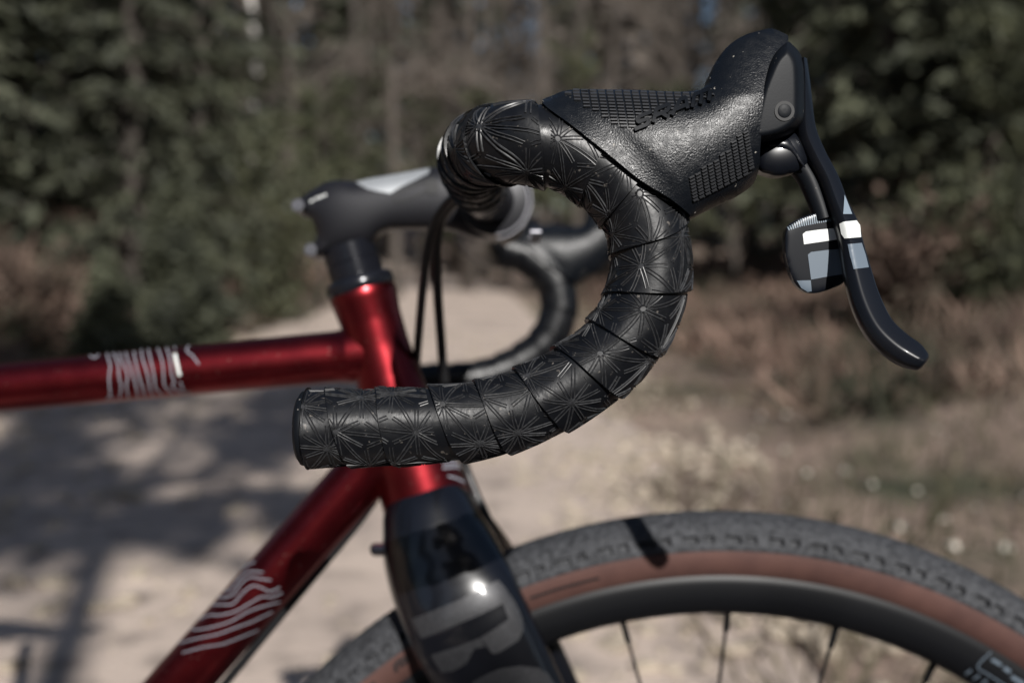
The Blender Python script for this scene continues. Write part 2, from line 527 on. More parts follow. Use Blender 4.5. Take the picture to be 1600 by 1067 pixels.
plant(birch, 393, 17.0, 0.95, 1.0, 'birch with pale white trunk left of the stem', 'tree')
plant(green[1], 385, 15.5, .42, 4.0, 'small leafy tree hiding part of the birch trunk', 'tree')
plant(green[1], 1480, 12.5, .5, 5.0, 'leafy tree among the spruces at the upper right', 'tree')
for px, D, sc_, lab in ((1340, 15.5, .62, 'leafy tree right of the brake lever, before the spruces'), (1600, 10.5, .5, 'leafy tree at the right picture edge'), (560, 19, .5, 'leafy sapling above the stem clamp bolts'), (1040, 17, .42, 'leafy sapling behind the rubber hood'), (740, 23, .55, 'leafy sapling behind the bar top'), (500, 15, .4, 'leafy sapling between birch and stem'), (1150, 14, .33, 'leafy sapling below the rubber hood')):
    plant(green[len(lab) % 2], px, D, sc_, px * .1, lab, 'tree')
plant(green[0], 1225, 17, 0.62, 1.0, 'young leafy green tree behind the brake lever', 'tree')
plant(green[1], 905, 21, 0.6, 2.0, 'young leafy green tree behind the bar bend', 'tree')
plant(green[0], 660, 26, 0.6, 3.0, 'leafy green tree above the stem', 'tree')
plant(make_bush(41, 2.6, 1.5, M['leaf']), 425, 12.5, 1.0, 0.0, 'bright green shrub left of the stem bolts', 'shrub')
plant(make_bush(42, 1.0, 1.2, M['brush'], n=1800), 30, 7.2, 0.8, 0.0, 'brown bush at the left picture edge above the top tube', 'shrub')
plant(make_bush(43, 1.2, 1.5, M['brush'], n=2400), 1420, 8.2, 1.0, 0.0, 'brown bush on the verge right of the brake lever tip', 'shrub')
plant(make_bush(44, 1.5, 1.5, M['leaf'], n=2200), 1570, 7.8, 0.9, 0.0, 'green bush at the right picture edge', 'shrub')

# the wood far behind, one mass of trunks and crowns
rng = np.random.default_rng(77)
tr, P, D_ = [], [], []
for k in range(260):
    y = rng.uniform(36, 62)
    x = rng.uniform(-1.0, 1.0) * (y * 0.95)
    H = rng.uniform(14, 21)
    z0 = ground_h(x, y)
    r = rng.uniform(0.10, 0.2)
    C = np.array([[x, y, z0 - 0.3], [x + rng.normal(0, .3), y, z0 + H * 0.6], [x + rng.normal(0, .5), y, z0 + H]])
    tr.append(sweep(C, circ(5)[None] * np.array([r, r * 0.7, 0.03])[:, None, None]))
    n = 260
    t = rng.uniform(0.12, 1.0, n)
    rad = H * 0.15 * (1.1 - t)
    a = rng.uniform(0, 6.28, n)
    q = np.sqrt(rng.uniform(0, 1, n)) * rad
    P.append(np.stack([x + np.cos(a) * q, y + np.sin(a) * q, z0 + H * t], 1))
    D_.append(np.stack([np.cos(a), np.sin(a), -0.2 + 0 * a], 1))
P = np.concatenate(P); D_ = np.concatenate(D_)
V, Fq = sprays(rng, P, D_, 1.0, 0.42, 0.9)
v, f = merge(tr)
fw = empty('forest')
tag(fw, 'distant wood closing the view behind the track', 'forest', None, 'stuff')
mesh_obj('trunks', v, f, M['bark'], fw)
half = len(Fq) // 2
msk = (np.arange(len(Fq)) // 260) % 5 < 2
for nm, mk, mm in (('green_foliage', msk, 'needle'), ('brown_twigs', ~msk, 'twig')):
    idx = np.nonzero(mk)[0]
    VV = V.reshape(-1, 4, 3)[idx].reshape(-1, 3)
    np_mesh(nm, VV, np.arange(len(VV)).reshape(-1, 4), M[mm], fw)

# trees behind the photographer whose shade falls over the track
pine = make_bare(51, 9.6, leafy=1, name='high_crowned_tree', n1=34, zlo=0.62)
for i, (x, y, rz, lab) in enumerate(((1.35, -6.1, .7, 'high crowned tree behind the photographer, nearer the track, shading its left side'), (-0.1, -6.3, 2.5, 'high crowned tree behind the photographer, farther left'))):
    b1 = pine if i == 0 else copy_tree(pine)
    b1.location = (x, y, -0.05); b1.rotation_euler = (0, 0, rz)
    tag(b1, lab, 'tree')
back = [(9.5, -9, .9, 0), (13, -15, 1.0, 1), (5.5, -16, .95, 2), (-1, -15, 1.0, 0), (-6, -11, .95, 1), (-9, -14, 1.0, 2), (-11, -6, 1.0, 0), (-9.5, -1.5, .9, 1), (-13, 2, 1.0, 2), (10.5, -2.5, .95, 2), (12.5, 3.0, 1.0, 0), (16, -8, 1.0, 1), (1.5, -20, 1.1, 1), (-4, -19, 1.1, 0), (9, -19, .9, 2)]
for x, y, s, k in back:
    o = copy_tree(sp[k]); o.location = (x, y, ground_h(x, y) - .03); o.scale = (s, s, s); o.rotation_euler = (0, 0, x * 1.7 + y)
    tag(o, 'spruce of the wood behind and beside the photographer, outside the picture', 'tree', 'spruces around the photographer')

thicket = make_bush(61, 4.6, 3.4, M['leaf'], name='shade_thicket', n=9000, leaf=(0.30, 0.20))  # unseen thickets added to shade the foreground and cut bounce light
for i, (x, y, rz, lab) in enumerate(((0.9, -6.6, 0.0, 'added shade thicket behind the photographer, nearest the track'), (2.9, -6.3, 1.3, 'middle added shade thicket behind the photographer'), (5.0, -6.6, 2.6, 'added shade thicket behind the photographer, farthest from the track'))):
    o = thicket if i == 0 else copy_tree(thicket)
    o.location = (x, y, ground_h(x, y)); o.rotation_euler = (0, 0, rz)
    tag(o, lab, 'shrub')

# ---------------------------------------------------------------- grass, undergrowth, stones
def scatter_blades(name, m, n, region, length, width, seed, label, cat, up=0.8, lift=0.5):
    rng = np.random.default_rng(seed)
    pts = []
    while len(pts) < n:
        x, y = region(rng)
        d = x - path_mid(y)
        if -1.75 < d < 1.55: continue
        cl = mnoise.noise(Vector((x * 0.8, y * 0.8, seed)))
        if cl < rng.uniform(-0.5, 0.25): continue
        pts.append((x, y, ground_h(x, y)))
    P = np.array(pts)
    L = length * rng.uniform(0.5, 1.5, n)
    D = rand_dirs(rng, n) * 0.55 + np.array([0, 0, up]); D /= np.linalg.norm(D, axis=1)[:, None]
    s = np.cross(D, rand_dirs(rng, n)); s /= np.linalg.norm(s, axis=1)[:, None] + 1e-9
    A = D * (L / 2)[:, None]
    V, Fq = quads(P + A * lift * 2, A, s * width / 2)
    o = np_mesh(name, V, Fq, m)
    tag(o, label, cat, None, 'stuff')
    return o

def reg(x0, x1, y0, y1, power=1.0):
    return lambda g: (g.uniform(x0, x1), y0 + (y1 - y0) * g.uniform(0, 1) ** power)

scatter_blades('grass', M['grass'], 26000, reg(-7, 9, 1.5, 18, 1.5), 0.14, 0.010, 3, 'short dry grass tufts along both edges of the track', 'grass')
def reg2(g):
    y = 4.5 + 22 * g.uniform(0, 1) ** 1.3
    return (path_mid(y) + g.uniform(2.6, 14), y) if g.random() < 0.62 else (path_mid(y) - g.uniform(2.3, 9), y)
scatter_blades('undergrowth', M['brush'], 46000, reg2, 0.26, 0.035, 4, 'brown bracken and heather covering the banks', 'undergrowth', up=0.45, lift=0.55)

ico_v = None
def stone_geo(rng, c, s):
    t = (1 + 5 ** 0.5) / 2
    base = np.array([(-1, t, 0), (1, t, 0), (-1, -t, 0), (1, -t, 0), (0, -1, t), (0, 1, t), (0, -1, -t), (0, 1, -t), (t, 0, -1), (t, 0, 1), (-t, 0, -1), (-t, 0, 1)]) / 1.9
    v = base * rng.uniform(0.7, 1.25, (12, 1)) * np.array([s, s * rng.uniform(0.6, 1.1), s * rng.uniform(0.4, 0.7)])
    a = rng.uniform(0, 6.28); ca, sa = math.cos(a), math.sin(a)
    v = v @ np.array([[ca, -sa, 0], [sa, ca, 0], [0, 0, 1]]) + np.array(c)
    f = [(0, 11, 5), (0, 5, 1), (0, 1, 7), (0, 7, 10), (0, 10, 11), (1, 5, 9), (5, 11, 4), (11, 10, 2), (10, 7, 6), (7, 1, 8), (3, 9, 4), (3, 4, 2), (3, 2, 6), (3, 6, 8), (3, 8, 9), (4, 9, 5), (2, 4, 11), (6, 2, 10), (8, 6, 7), (9, 8, 1)]
    return v, f

rng = np.random.default_rng(8)
VV, FF = [], []
k = 0
while k < 6000:
    y = 1.4 + 9 * rng.uniform(0, 1) ** 1.6
    x = path_mid(y) + rng.uniform(-1.9, 2.2)
    d = x - path_mid(y)
    dens = 0.25 + 0.75 * min(1, abs(abs(d) - 0.2) / 1.2)
    if mnoise.noise(Vector((x * 1.1, y * 1.1, 9))) < rng.uniform(-0.45, 0.5) or rng.random() > dens: continue
    s = 0.008 + 0.040 * rng.random() ** 4
    v, f = stone_geo(rng, (x, y, ground_h(x, y) + 0.012 + s * 0.2), s)
    o = len(VV) * 12
    VV.append(v); FF += [tuple(i + o for i in q) for q in f]; k += 1
tag(np_mesh('gravel', np.concatenate(VV), FF, M['stone']), 'loose pale stones scattered over the track', 'gravel', None, 'stuff')

VV, FF = [], []
for k in range(90):
    y = rng.uniform(3.0, 7.5); x = path_mid(y) + rng.uniform(2.0, 5.2)
    s = 0.006 + 0.014 * rng.random() ** 2
    v, f = stone_geo(rng, (x, y, ground_h(x, y) + s * 0.6), s)
    o = len(VV) * 12
    VV.append(v); FF += [tuple(i + o for i in q) for q in f]
tag(np_mesh('pebbles', np.concatenate(VV), FF, M['glint_stone']), 'tiny pale pebbles strewn through the right verge', 'pebbles', None, 'stuff')
LS = ['largest pale stone on the verge, farthest from the wheel', 'pale stone above the tyre, third from the path', 'pale stone touching the tyre outline in the grass', 'lower pale stone near the right picture edge', 'upper pale stone near the right picture edge', 'pale stone at the right picture edge', 'pale stone left of the middle of the verge stones', 'small pale stone just below the largest one', 'smallest pale stone, nearest the path', 'small pale stone between the largest and the right edge']
glint_px = [(1235, 708, .030), (1370, 760, .022), (1420, 827, .026), (1505, 857, .024), (1488, 815, .020), (1592, 862, .026), (1330, 738, .020), (1268, 742, .017), (1180, 690, .016), (1445, 770, .016)]
for i, (px, py, s) in enumerate(glint_px):
    D = CAM_H / math.tan(PITCH + math.atan((py - 533) / F))
    x = (px - 800) / F * D
    for _ in range(2):
        D = (CAM_H - ground_h(x, D)) / math.tan(PITCH + math.atan((py - 533) / F)); x = (px - 800) / F * D
    v, f = stone_geo(rng, (0, 0, 0), s)
    o = np_mesh('white_stone', v, f, M['glint_stone'], smooth=True)
    o.location = (x, D, ground_h(x, D) + s * 0.5)
    tag(o, LS[i], 'stone', 'white stones on the right verge')

# ================================================================ THE BICYCLE
from mathutils.bvhtree import BVHTree
YB = 0.577                                    # depth of the bicycle's centre plane
HUB = Vector((0.127, YB, -0.465))
BASE = Vector((HUB.x, YB, HUB.z - 0.360))     # where the front tyre meets the ground
bike = empty('gravel_bicycle')
rot = Matrix.Rotation(-PITCH, 3, 'X')         # it leans away, as on a kick stand
bike.location = rot @ BASE + Vector((0, 0, CAM_H))
bike.rotation_euler = (-PITCH, 0, 0)
tag(bike, 'red gravel bicycle with black taped drop bar and tan wall tyres', 'bicycle')

def U(px, py, Y=YB):
    """metric position in the bicycle's frame of a point seen at (px, py) lying at depth Y"""
    return np.array([(px - 800) / F * Y - BASE.x, Y - BASE.y, (533.5 - py) / F * Y - BASE.z])

EYE = -BASE

def bvh_of(*objs):
    vs, fs = [], []
    for o in objs:
        b = len(vs)
        vs += [v.co.copy() for v in o.data.vertices]
        fs += [tuple(i + b for i in p.vertices) for p in o.data.polygons]
    return BVHTree.FromPolygons(vs, fs)

def hit(bvh, px, py):
    d = (Vector(U(px, py, 1.0)) - EYE).normalized()
    loc, nor, idx, dist = bvh.ray_cast(EYE, d)
    if loc is None: return None
    if nor.dot(d) > 0: nor = -nor
    return loc, nor

def decal_poly(name, poly, bvh, m, parent, step=6.0, eps=0.00035):
    """a printed patch lying on a surface"""
    poly = np.array(poly, float)
    P = [Vector(p) for p in resample(poly, step)]
    nb = len(P)
    x0, y0 = poly.min(0); x1, y1 = poly.max(0)
    for y in np.arange(y0, y1, step):
        for x in np.arange(x0, x1, step):
            if inside(poly, np.array([[x, y]]))[0] and min((Vector((x, y)) - q).length for q in P[:nb]) > step * 0.45:
                P.append(Vector((x, y)))
    vs, es, fs, *_ = delaunay_2d_cdt(P, [], [list(range(nb))], 1, 1e-4)
    V3, ok = [], []
    for v in vs:
        h = hit(bvh, v.x, v.y)
        ok.append(h is not None)
        V3.append(tuple(h[0] + h[1] * eps) if h else (0, 0, 0))
    F3 = [f for f in fs if all(ok[i] for i in f)]
    F3 = [f for f in F3 if max((Vector(V3[a]) - Vector(V3[b])).length for a in f for b in f) < 0.03]
    use = sorted({i for f in F3 for i in f}); mp = {i: k for k, i in enumerate(use)}
    if not F3: return None
    return mesh_obj(name, [V3[i] for i in use], [tuple(mp[i] for i in f) for f in F3], m, parent)

def decal_line(name, pts, width, bvh, m, parent, eps=0.0004, n=6):
    C = catmull(pts, n)
    T = np.gradient(C, axis=0); T /= np.linalg.norm(T, axis=1)[:, None] + 1e-9
    Nn = np.stack([-T[:, 1], T[:, 0]], 1) * width / 2
    V, Fc, prev = [], [], None
    for c, nn in zip(C, Nn):
        a, b = hit(bvh, *(c + nn)), hit(bvh, *(c - nn))
        if a is None or b is None or (a[0] - b[0]).length > 0.02: prev = None; continue
        i = len(V)
        V += [tuple(a[0] + a[1] * eps), tuple(b[0] + b[1] * eps)]
        if prev is not None and (Vector(V[prev]) - Vector(V[i])).length < 0.03:
            Fc.append((prev, prev + 1, i + 1, i))
        prev = i
    if Fc: return mesh_obj(name, V, Fc, m, parent)

def resample(poly, step):
    out = []
    N = len(poly)
    for i in range(N):
        a, b = poly[i], poly[(i + 1) % N]
        k = max(1, int(np.linalg.norm(b - a) / step))
        for j in range(k): out.append(a + (b - a) * j / k)
    return out

def inside(poly, Q):
    poly = np.asarray(poly, float)
    x, y = Q[:, 0], Q[:, 1]
    c = np.zeros(len(Q), bool)
    j = len(poly) - 1
    for i in range(len(poly)):
        xi, yi = poly[i]; xj, yj = poly[j]
        cond = ((yi > y) != (yj > y)) & (x < (xj - xi) * (y - yi) / (yj - yi + 1e-12) + xi)
        c ^= cond
        j = i
    return c

def inflate(name, outline, Y0, T, m, parent, ext=None, c=1.0, g=5.0, hmin=None, flat=0.0, hmod=None, smooth_n=4, closed_smooth=True):
    """a rounded solid: silhouette outline, thickness grown smoothly from its rim (Poisson height)"""
    out = catmull(outline, smooth_n, True) if closed_smooth else np.array(outline, float)
    dom = out if ext is None else catmull(ext, smooth_n, True)
    lo = dom.min(0) - 2 * g; hi = dom.max(0) + 2 * g
    X = np.arange(lo[0], hi[0], g); Yg = np.arange(lo[1], hi[1], g)
    GX, GY = np.meshgrid(X, Yg)
    msk = inside(dom, np.stack([GX.ravel(), GY.ravel()], 1)).reshape(GX.shape)
    u = np.zeros(GX.shape)
    for _ in range(1400):
        s = np.zeros_like(u)
        s[1:-1, 1:-1] = (u[:-2, 1:-1] + u[2:, 1:-1] + u[1:-1, :-2] + u[1:-1, 2:] + g * g) / 4
        u = np.where(msk, s, 0)
    def usamp(x, y):
        fx = min(max((x - X[0]) / g, 0), len(X) - 1.001); fy = min(max((y - Yg[0]) / g, 0), len(Yg) - 1.001)
        i, j = int(fx), int(fy); a, b = fx - i, fy - j
        return (u[j, i] * (1 - a) + u[j, i + 1] * a) * (1 - b) + (u[j + 1, i] * (1 - a) + u[j + 1, i + 1] * a) * b
    sc = F / Y0
    Tp = T * sc
    ring = np.array(resample(out, g * 0.8))
    def height(x, y, rim=False):
        h = c * math.sqrt(max(0.0, 2 * usamp(x, y)))
        if rim and ext is None: h = 0.0
        h = Tp * math.tanh(h / Tp) if Tp > 0 else 0
        if hmod is not None: h *= hmod(x, y)
        if flat > 0:
            t_ = 0.0 if rim else min(dist((x, y)) / flat, 1.0)
            h = Tp * math.sqrt(max(0.0, 1 - (1 - t_) ** 2)) * (0.9 + 0.1 * h / Tp)
        if hmin is not None:
            q = hmin(x, y)
            h = 0.5 * (h + q + math.sqrt((h - q) ** 2 + 16.0 ** 2)) - 5.0 * math.exp(-((h - q) / 40) ** 2)
        return h
    P = [Vector(p) for p in ring]
    nb = len(P)
    nxt = np.roll(ring, -1, 0) - np.roll(ring, 1, 0)
    nn = np.stack([-nxt[:, 1], nxt[:, 0]], 1); nn /= np.linalg.norm(nn, axis=1)[:, None]
    area = 0.5 * np.sum(ring[:, 0] * np.roll(ring[:, 1], -1) - np.roll(ring[:, 0], -1) * ring[:, 1])
    if area < 0: nn = -nn
    def dist(q): return np.min(np.hypot(ring[:, 0] - q[0], ring[:, 1] - q[1]))
    if ext is None:
        for off in (0.25 * g, 0.7 * g):
            for k in range(nb):
                q = ring[k] + nn[k] * off
                if dist(q) > off * 0.85: P.append(Vector(q))
    pre = inside(out, np.stack([GX.ravel(), GY.ravel()], 1)); q_i = 0
    for y in Yg:
        for x in X:
            q = (x, y)
            if pre[q_i] and dist(q) > g * 1.1: P.append(Vector(q))
            q_i += 1
    vs, es, fs, *_ = delaunay_2d_cdt(P, [], [list(range(nb))], 1, 1e-4)
    front, back = [], []
    for i, v in enumerate(vs):
        rim = i < nb
        h = height(v.x, v.y, rim) / sc
        p = U(v.x, v.y, Y0 - h)
        front.append(tuple(p)); q = p.copy(); q[1] += 2 * h; back.append(tuple(q))
    n = len(vs)
    faces = []
    for f in fs:
        a = vs[f[0]]; b = vs[f[1]]; d = vs[f[2]]
        ar = (b.x - a.x) * (d.y - a.y) - (d.x - a.x) * (b.y - a.y)
        f = tuple(f) if ar < 0 else tuple(f)[::-1]
        f = f[::-1]
        faces.append(f); faces.append(tuple(i + n for i in f[::-1]))
    for k in range(nb):
        k2 = (k + 1) % nb
        if ext is not None and np.linalg.norm(np.array(front[k]) - np.array(back[k])) > 1e-5:
            faces.append((k, k2, k2 + n, k + n))
    V = front + back
    import bmesh
    me = bpy.data.meshes.new(name)
    me.from_pydata(V, [], faces)
    bm = bmesh.new(); bm.from_mesh(me)
    bmesh.ops.remove_doubles(bm, verts=bm.verts, dist=1e-6)
    bmesh.ops.recalc_face_normals(bm, faces=bm.faces)
    bm.to_mesh(me); bm.free()
    me.polygons.foreach_set('use_smooth', [True] * len(me.polygons))
    me.set_sharp_from_angle(angle=R(60))
    me.materials.append(m)
    o = bpy.data.objects.new(name, me); col.objects.link(o); o.parent = parent
    return o

def mirror_mesh(o, name, parent, m=None):
    """the same part on the far side of the bar's own plane of symmetry"""
    me = o.data.copy()
    n = Vector((-0.035, 0.99939, 0)); pc = Vector(U(772, 322, YB))
    for v in me.vertices:
        v.co = v.co - 2 * (v.co - pc).dot(n) * n
    me.flip_normals()
    q = bpy.data.objects.new(name, me); col.objects.link(q); q.parent = parent
    return q

# ---------------------------------------------------------------- frame tubes
ax0, ax1 = np.array([567.0, 458.0]), np.array([672.0, 803.0])
def on_axis(y): return ax0 + (ax1 - ax0) * (y - 458.0) / (803.0 - 458.0)
S0 = F / YB

ht_y = [455, 462, 476, 500, 540, 584, 640, 700, 760, 800]
ht_r = [51, 52.5, 50.5, 48, 47.5, 50, 55, 61, 67, 69.5]
yy = np.linspace(455, 800, 60)
head_tube = tube('head_tube', [U(*on_axis(y)) for y in yy], np.interp(yy, ht_y, ht_r) / S0, M['red'], bike, 48)

ttA, ttB = U(575, 553), np.array([-0.635 - BASE.x, 0, -0.0575 - BASE.z])
tt = np.concatenate([np.linspace(0, .07, 50), np.linspace(.08, 1, 30)])
top_tube = tube('top_tube', [ttA + (ttB - ttA) * t for t in tt], np.interp(tt, [0, .020, .024, .029, .036, .12, .5, 1], [.0176, .0174, .0170, .0165, .0161, .0158, .0147, .0143]), M['red'], bike, 40)
dtA = U(631, 668); bb = np.array([-0.49 - BASE.x, 0, -0.535 - BASE.z])
down_tube = tube('down_tube', [dtA + (bb - dtA) * t for t in tt], np.interp(tt, [0, .038, .043, .049, .058, 1], [.0200, .0196, .0186, .0179, .0176, .0176]), M['red'], bike, 40)
# weld beads where the tubes meet
def bead(name, c, axis, r, m, parent, w=0.0022):
    a = np.array(axis) / np.linalg.norm(axis)
    t = np.linspace(0, 2 * math.pi, 49)
    u = np.cross(a, [0, 1, 0]); u /= np.linalg.norm(u); v = np.cross(a, u)
    C = [np.array(c) + (math.cos(x) * u + math.sin(x) * v) * r for x in t]
    return tube(name, C, w, m, parent, 8, caps=False)
seat_top = np.array([-0.640 - BASE.x, 0, -0.035 - BASE.z])
st_dir = (seat_top - bb) / np.linalg.norm(seat_top - bb)
tube('seat_tube', [bb + (seat_top - bb) * t for t in (0, .5, 1)], 0.0155, M['red'], bike, 28)
tube('bottom_bracket_shell', [bb + np.array([0, d, 0]) for d in (-.034, .034)], 0.0205, M['red'], bike, 28)
rear_hub = np.array([-0.903 - BASE.x, 0, HUB.z - BASE.z])
for s in (-1, 1):
    tube('chain_stay', [bb + np.array([-.01, s * .018, 0]), bb + (rear_hub - bb) * .4 + np.array([0, s * .034, 0]), rear_hub + np.array([0, s * .066, 0])], [.011, .010, .007], M['red'], bike, 14)
    tube('seat_stay', [seat_top + np.array([.003, s * .014, -.03]), seat_top + (rear_hub - seat_top) * .4 + np.array([0, s * .036, 0]), rear_hub + np.array([0, s * .066, 0])], [.008, .0075, .0065], M['red'], bike, 14)
post_top = seat_top + st_dir * 0.235
tube('seat_post', [seat_top - st_dir * .02, post_top], 0.0136, M['anod'], bike, 24)
# saddle: a lofted shell, wide at the back
sx = np.linspace(0, 1, 22)
sad_prof = []
sadC = []
for t in sx:
    w = np.interp(t, [0, .1, .45, .75, .95, 1], [.012, .020, .026, .060, .070, .052])
    hgt = np.interp(t, [0, .1, .6, 1], [.010, .018, .022, .016])
    sadC.append(post_top + np.array([0.155 - 0.275 * t, 0, 0.045 + 0.012 * math.sin(t * 3.1) * -1 + .010 * t]))
    k = circ(20)
    q = np.stack([k[:, 0] * w, np.where(k[:, 1] > 0, k[:, 1] * hgt * .6, k[:, 1] * hgt)], 1)
    sad_prof.append(q)
v, f = sweep(sadC, sad_prof, ref=(0, 1, 0))
sadd = mesh_obj('saddle', v, f, M['saddle'], bike)
for s in (-1, 1):
    tube('rail', [sadC[2] + np.array([0, s * .012, -.014]), post_top + np.array([.03, s * .02, .006]), post_top + np.array([-.03, s * .02, .006]), sadC[18] + np.array([0, s * .03, -.012])], .0035, M['steel'], sadd, 8)
# drivetrain, low and mostly out of the picture
cr = empty('crankset', bike)
t = np.linspace(0, 2 * math.pi, 80, endpoint=False)
rv, rf = [], []
for yo in (-.045, -.049):
    for k, a in enumerate(t): 
        r = 0.084 + (0.0035 if k % 2 else 0)
        rv += [tuple(bb + np.array([math.cos(a) * r, yo, math.sin(a) * r])), tuple(bb + np.array([math.cos(a) * .066, yo, math.sin(a) * .066]))]
for k in range(80):
    a, b = 2 * k, 2 * ((k + 1) % 80)
    rf += [(a, b, b + 1, a + 1), (160 + a, 160 + a + 1, 160 + b + 1, 160 + b), (a, a + 160, b + 160, b), (a + 1, b + 1, b + 161, a + 161)]
mesh_obj('chainring', rv, rf, M['anod'], cr, smooth=False)
for s in (-1, 1):
    e = bb + np.array([s * -.165 * math.cos(.3), s * .066, s * -.165 * math.sin(.3)])
    tube('crank_arm', [bb + np.array([0, s * .058, 0]), e], [.014, .010], M['anod'], cr, 12)
    v, f = box(e + np.array([0, s * .05, 0]), (.09, .09, .016)); mesh_obj('pedal', v, f, M['plastic'], cr, smooth=False)
for s in (-1, 1): 
    v, f = sweep([bb + np.array([math.cos(q) * .03, -.047, math.sin(q) * .03]) * 1 for q in (0, 2)], circ(6, .006)); 
for q in range(5):
    a = q * 1.2566
    d = np.array([math.cos(a), 0, math.sin(a)])
    tube('spider_arm', [bb + np.array([0, -.046, 0]), bb + d * .070 + np.array([0, -.047, 0])], [.011, .006], M['anod'], cr, 8)

# printed contour lines on the tubes
def conv(pts, s, ox, oy): return [(x / s + ox, y / s + oy) for x, y in pts]
bt = bvh_of(top_tube)
for L in [[(0, 320), (60, 350), (110, 330), (125, 270)],
          [(230, 260), (265, 370), (290, 470), (275, 600), (280, 740), (285, 850), (230, 925)],
          [(285, 850), (330, 910)],
          [(310, 250), (370, 370), (405, 480), (410, 600), (440, 740), (415, 905)],
          [(405, 250), (440, 370), (490, 480), (530, 600), (515, 740), (545, 905)],
          [(490, 240), (530, 370), (580, 500), (620, 640), (650, 760), (675, 895)],
          [(610, 225), (635, 370), (665, 500), (700, 640), (740, 760), (770, 885)],
          [(715, 220), (740, 370), (785, 500), (820, 640), (840, 780), (890, 875)],
          [(810, 210), (850, 370), (880, 500), (905, 640), (920, 760), (1020, 855)],
          [(940, 205), (990, 330), (1020, 450), (1030, 600), (1050, 740), (1170, 845)],
          [(1065, 195), (1110, 330), (1130, 470), (1150, 600), (1180, 680), (1150, 730), (1260, 810), (1400, 820)],
          [(1260, 670), (1285, 740), (1310, 790)], [(1190, 190), (1180, 235)],
          [(1400, 160), (1350, 250), (1440, 330), (1520, 440)]]:
    decal_line('contour_line', conv(L, 8.889, 140, 520), 2.2, bt, M['line'], top_tube)
decal_line('contour_line', conv([(1185, 290), (1215, 430), (1255, 595)], 8.889, 140, 520), 5.0, bt, M['decal_white'], top_tube)
bd = bvh_of(down_tube)
for L in [[(825, 105), (750, 140), (680, 200), (640, 250)],
          [(900, 200), (770, 195), (690, 250), (600, 360), (540, 375)],
          [(970, 270), (880, 260), (780, 245), (700, 300), (630, 400), (560, 430), (470, 435)],
          [(1050, 335), (960, 375), (880, 340), (800, 325), (710, 390), (620, 490), (520, 500), (420, 505), (360, 550)],
          [(1070, 385), (980, 425), (880, 425), (780, 480), (640, 560), (500, 595), (390, 600), (280, 650)],
          [(1050, 470), (900, 510), (760, 560), (600, 650), (450, 700), (300, 730), (200, 725)],
          [(980, 560), (800, 650), (640, 710), (480, 770), (300, 810), (110, 860)],
          [(850, 730), (680, 800), (520, 860), (350, 890), (150, 945)]]:
    decal_line('contour_line', conv(L, 5.93, 260, 860), 1.9, bd, M['line'], down_tube)
bh = bvh_of(head_tube)
for L in [[(100, 110), (220, 125), (330, 120)], [(140, 160), (260, 165), (345, 185)], [(140, 210), (290, 200), (340, 240), (395, 310)], [(195, 290), (310, 325), (410, 385)]]:
    decal_line('contour_line', conv(L, 6.667, 670, 700), 2.8, bh, M['line'], head_tube)

# ---------------------------------------------------------------- steering column
def column(name, ys_, rs, m): return tube(name, [U(*on_axis(y)) for y in ys_], np.array(rs) / S0, m, bike, 40)
column('headset_cap', [433, 435, 438, 447, 452, 456], [44, 50, 52.5, 53.5, 53, 50], M['anod'])
column('steerer_spacer', [383, 384, 384.3, 408.9, 409.2, 410.2], [40, 41.5, 41.5, 41.5, 41.5, 40.6], M['anod'])
column('steerer_spacer', [410.4, 411.4, 411.7, 432.7, 433, 434], [40.6, 41.5, 41.5, 41.5, 41.5, 40], M['anod'])

stem = inflate('stem', [(462, 330), (457, 322), (461, 313), (470, 309), (491, 294), (506, 286), (522, 282), (555, 283), (584, 277), (621, 271), (667, 263), (700, 259), (735, 262), (772, 268),
                        (800, 282), (816, 305), (812, 335), (795, 358), (765, 372), (735, 370), (700, 358), (663, 357), (621, 358), (600, 361), (588, 370), (583, 381), (531, 391), (503, 401), (490, 405), (479, 397), (480, 388), (487, 382), (493, 374), (494, 361), (486, 343), (476, 338)],
               YB, 0.0185, M['stem'], bike, c=1.15, g=4.0)
bs = bvh_of(stem)
for L in [[(485, 316), (490, 313)], [(493, 312), (497, 309)], [(499, 310), (504, 307)], [(506, 307), (510, 304)]]:
    decal_line('lettering', L, 3.2, bs, M['decal_white'], stem)
# pale panel painting the sun and sky reflection on the stem's top flank
decal_poly('flank_reflection', [(556, 286), (575, 281), (600, 277), (640, 270), (672, 264), (670, 272), (650, 282), (628, 292), (610, 303), (592, 300), (574, 296), (562, 290)], bs, M['stem_glint'], stem, 4, 0.0006)
# oval cable slot in the stem's side
slot = catmull([(616, 312), (619, 304), (640, 294), (664, 284), (672, 284), (672, 293), (650, 306), (628, 314)], 4, True)
decal_line('slot_edge', np.vstack([slot, slot[:1]]), 3.2, bs, M['black'], stem, n=2)
decal_poly('slot_mouth', [(664, 283), (676, 278), (686, 290), (684, 303), (672, 305), (664, 298)], bs, M['black'], stem, 3, 0.0007)
for (x, y) in ((467, 322), (487, 391)):
    c = U(x, y, YB - 0.012)
    b = tube('pinch_bolt', [c + np.array([0, d, 0]) for d in (.026, -.002, -.0035, -.0036, .0015)], [.0042, .0042, .0038, .0024, .0022], M['steel'], stem, 20)
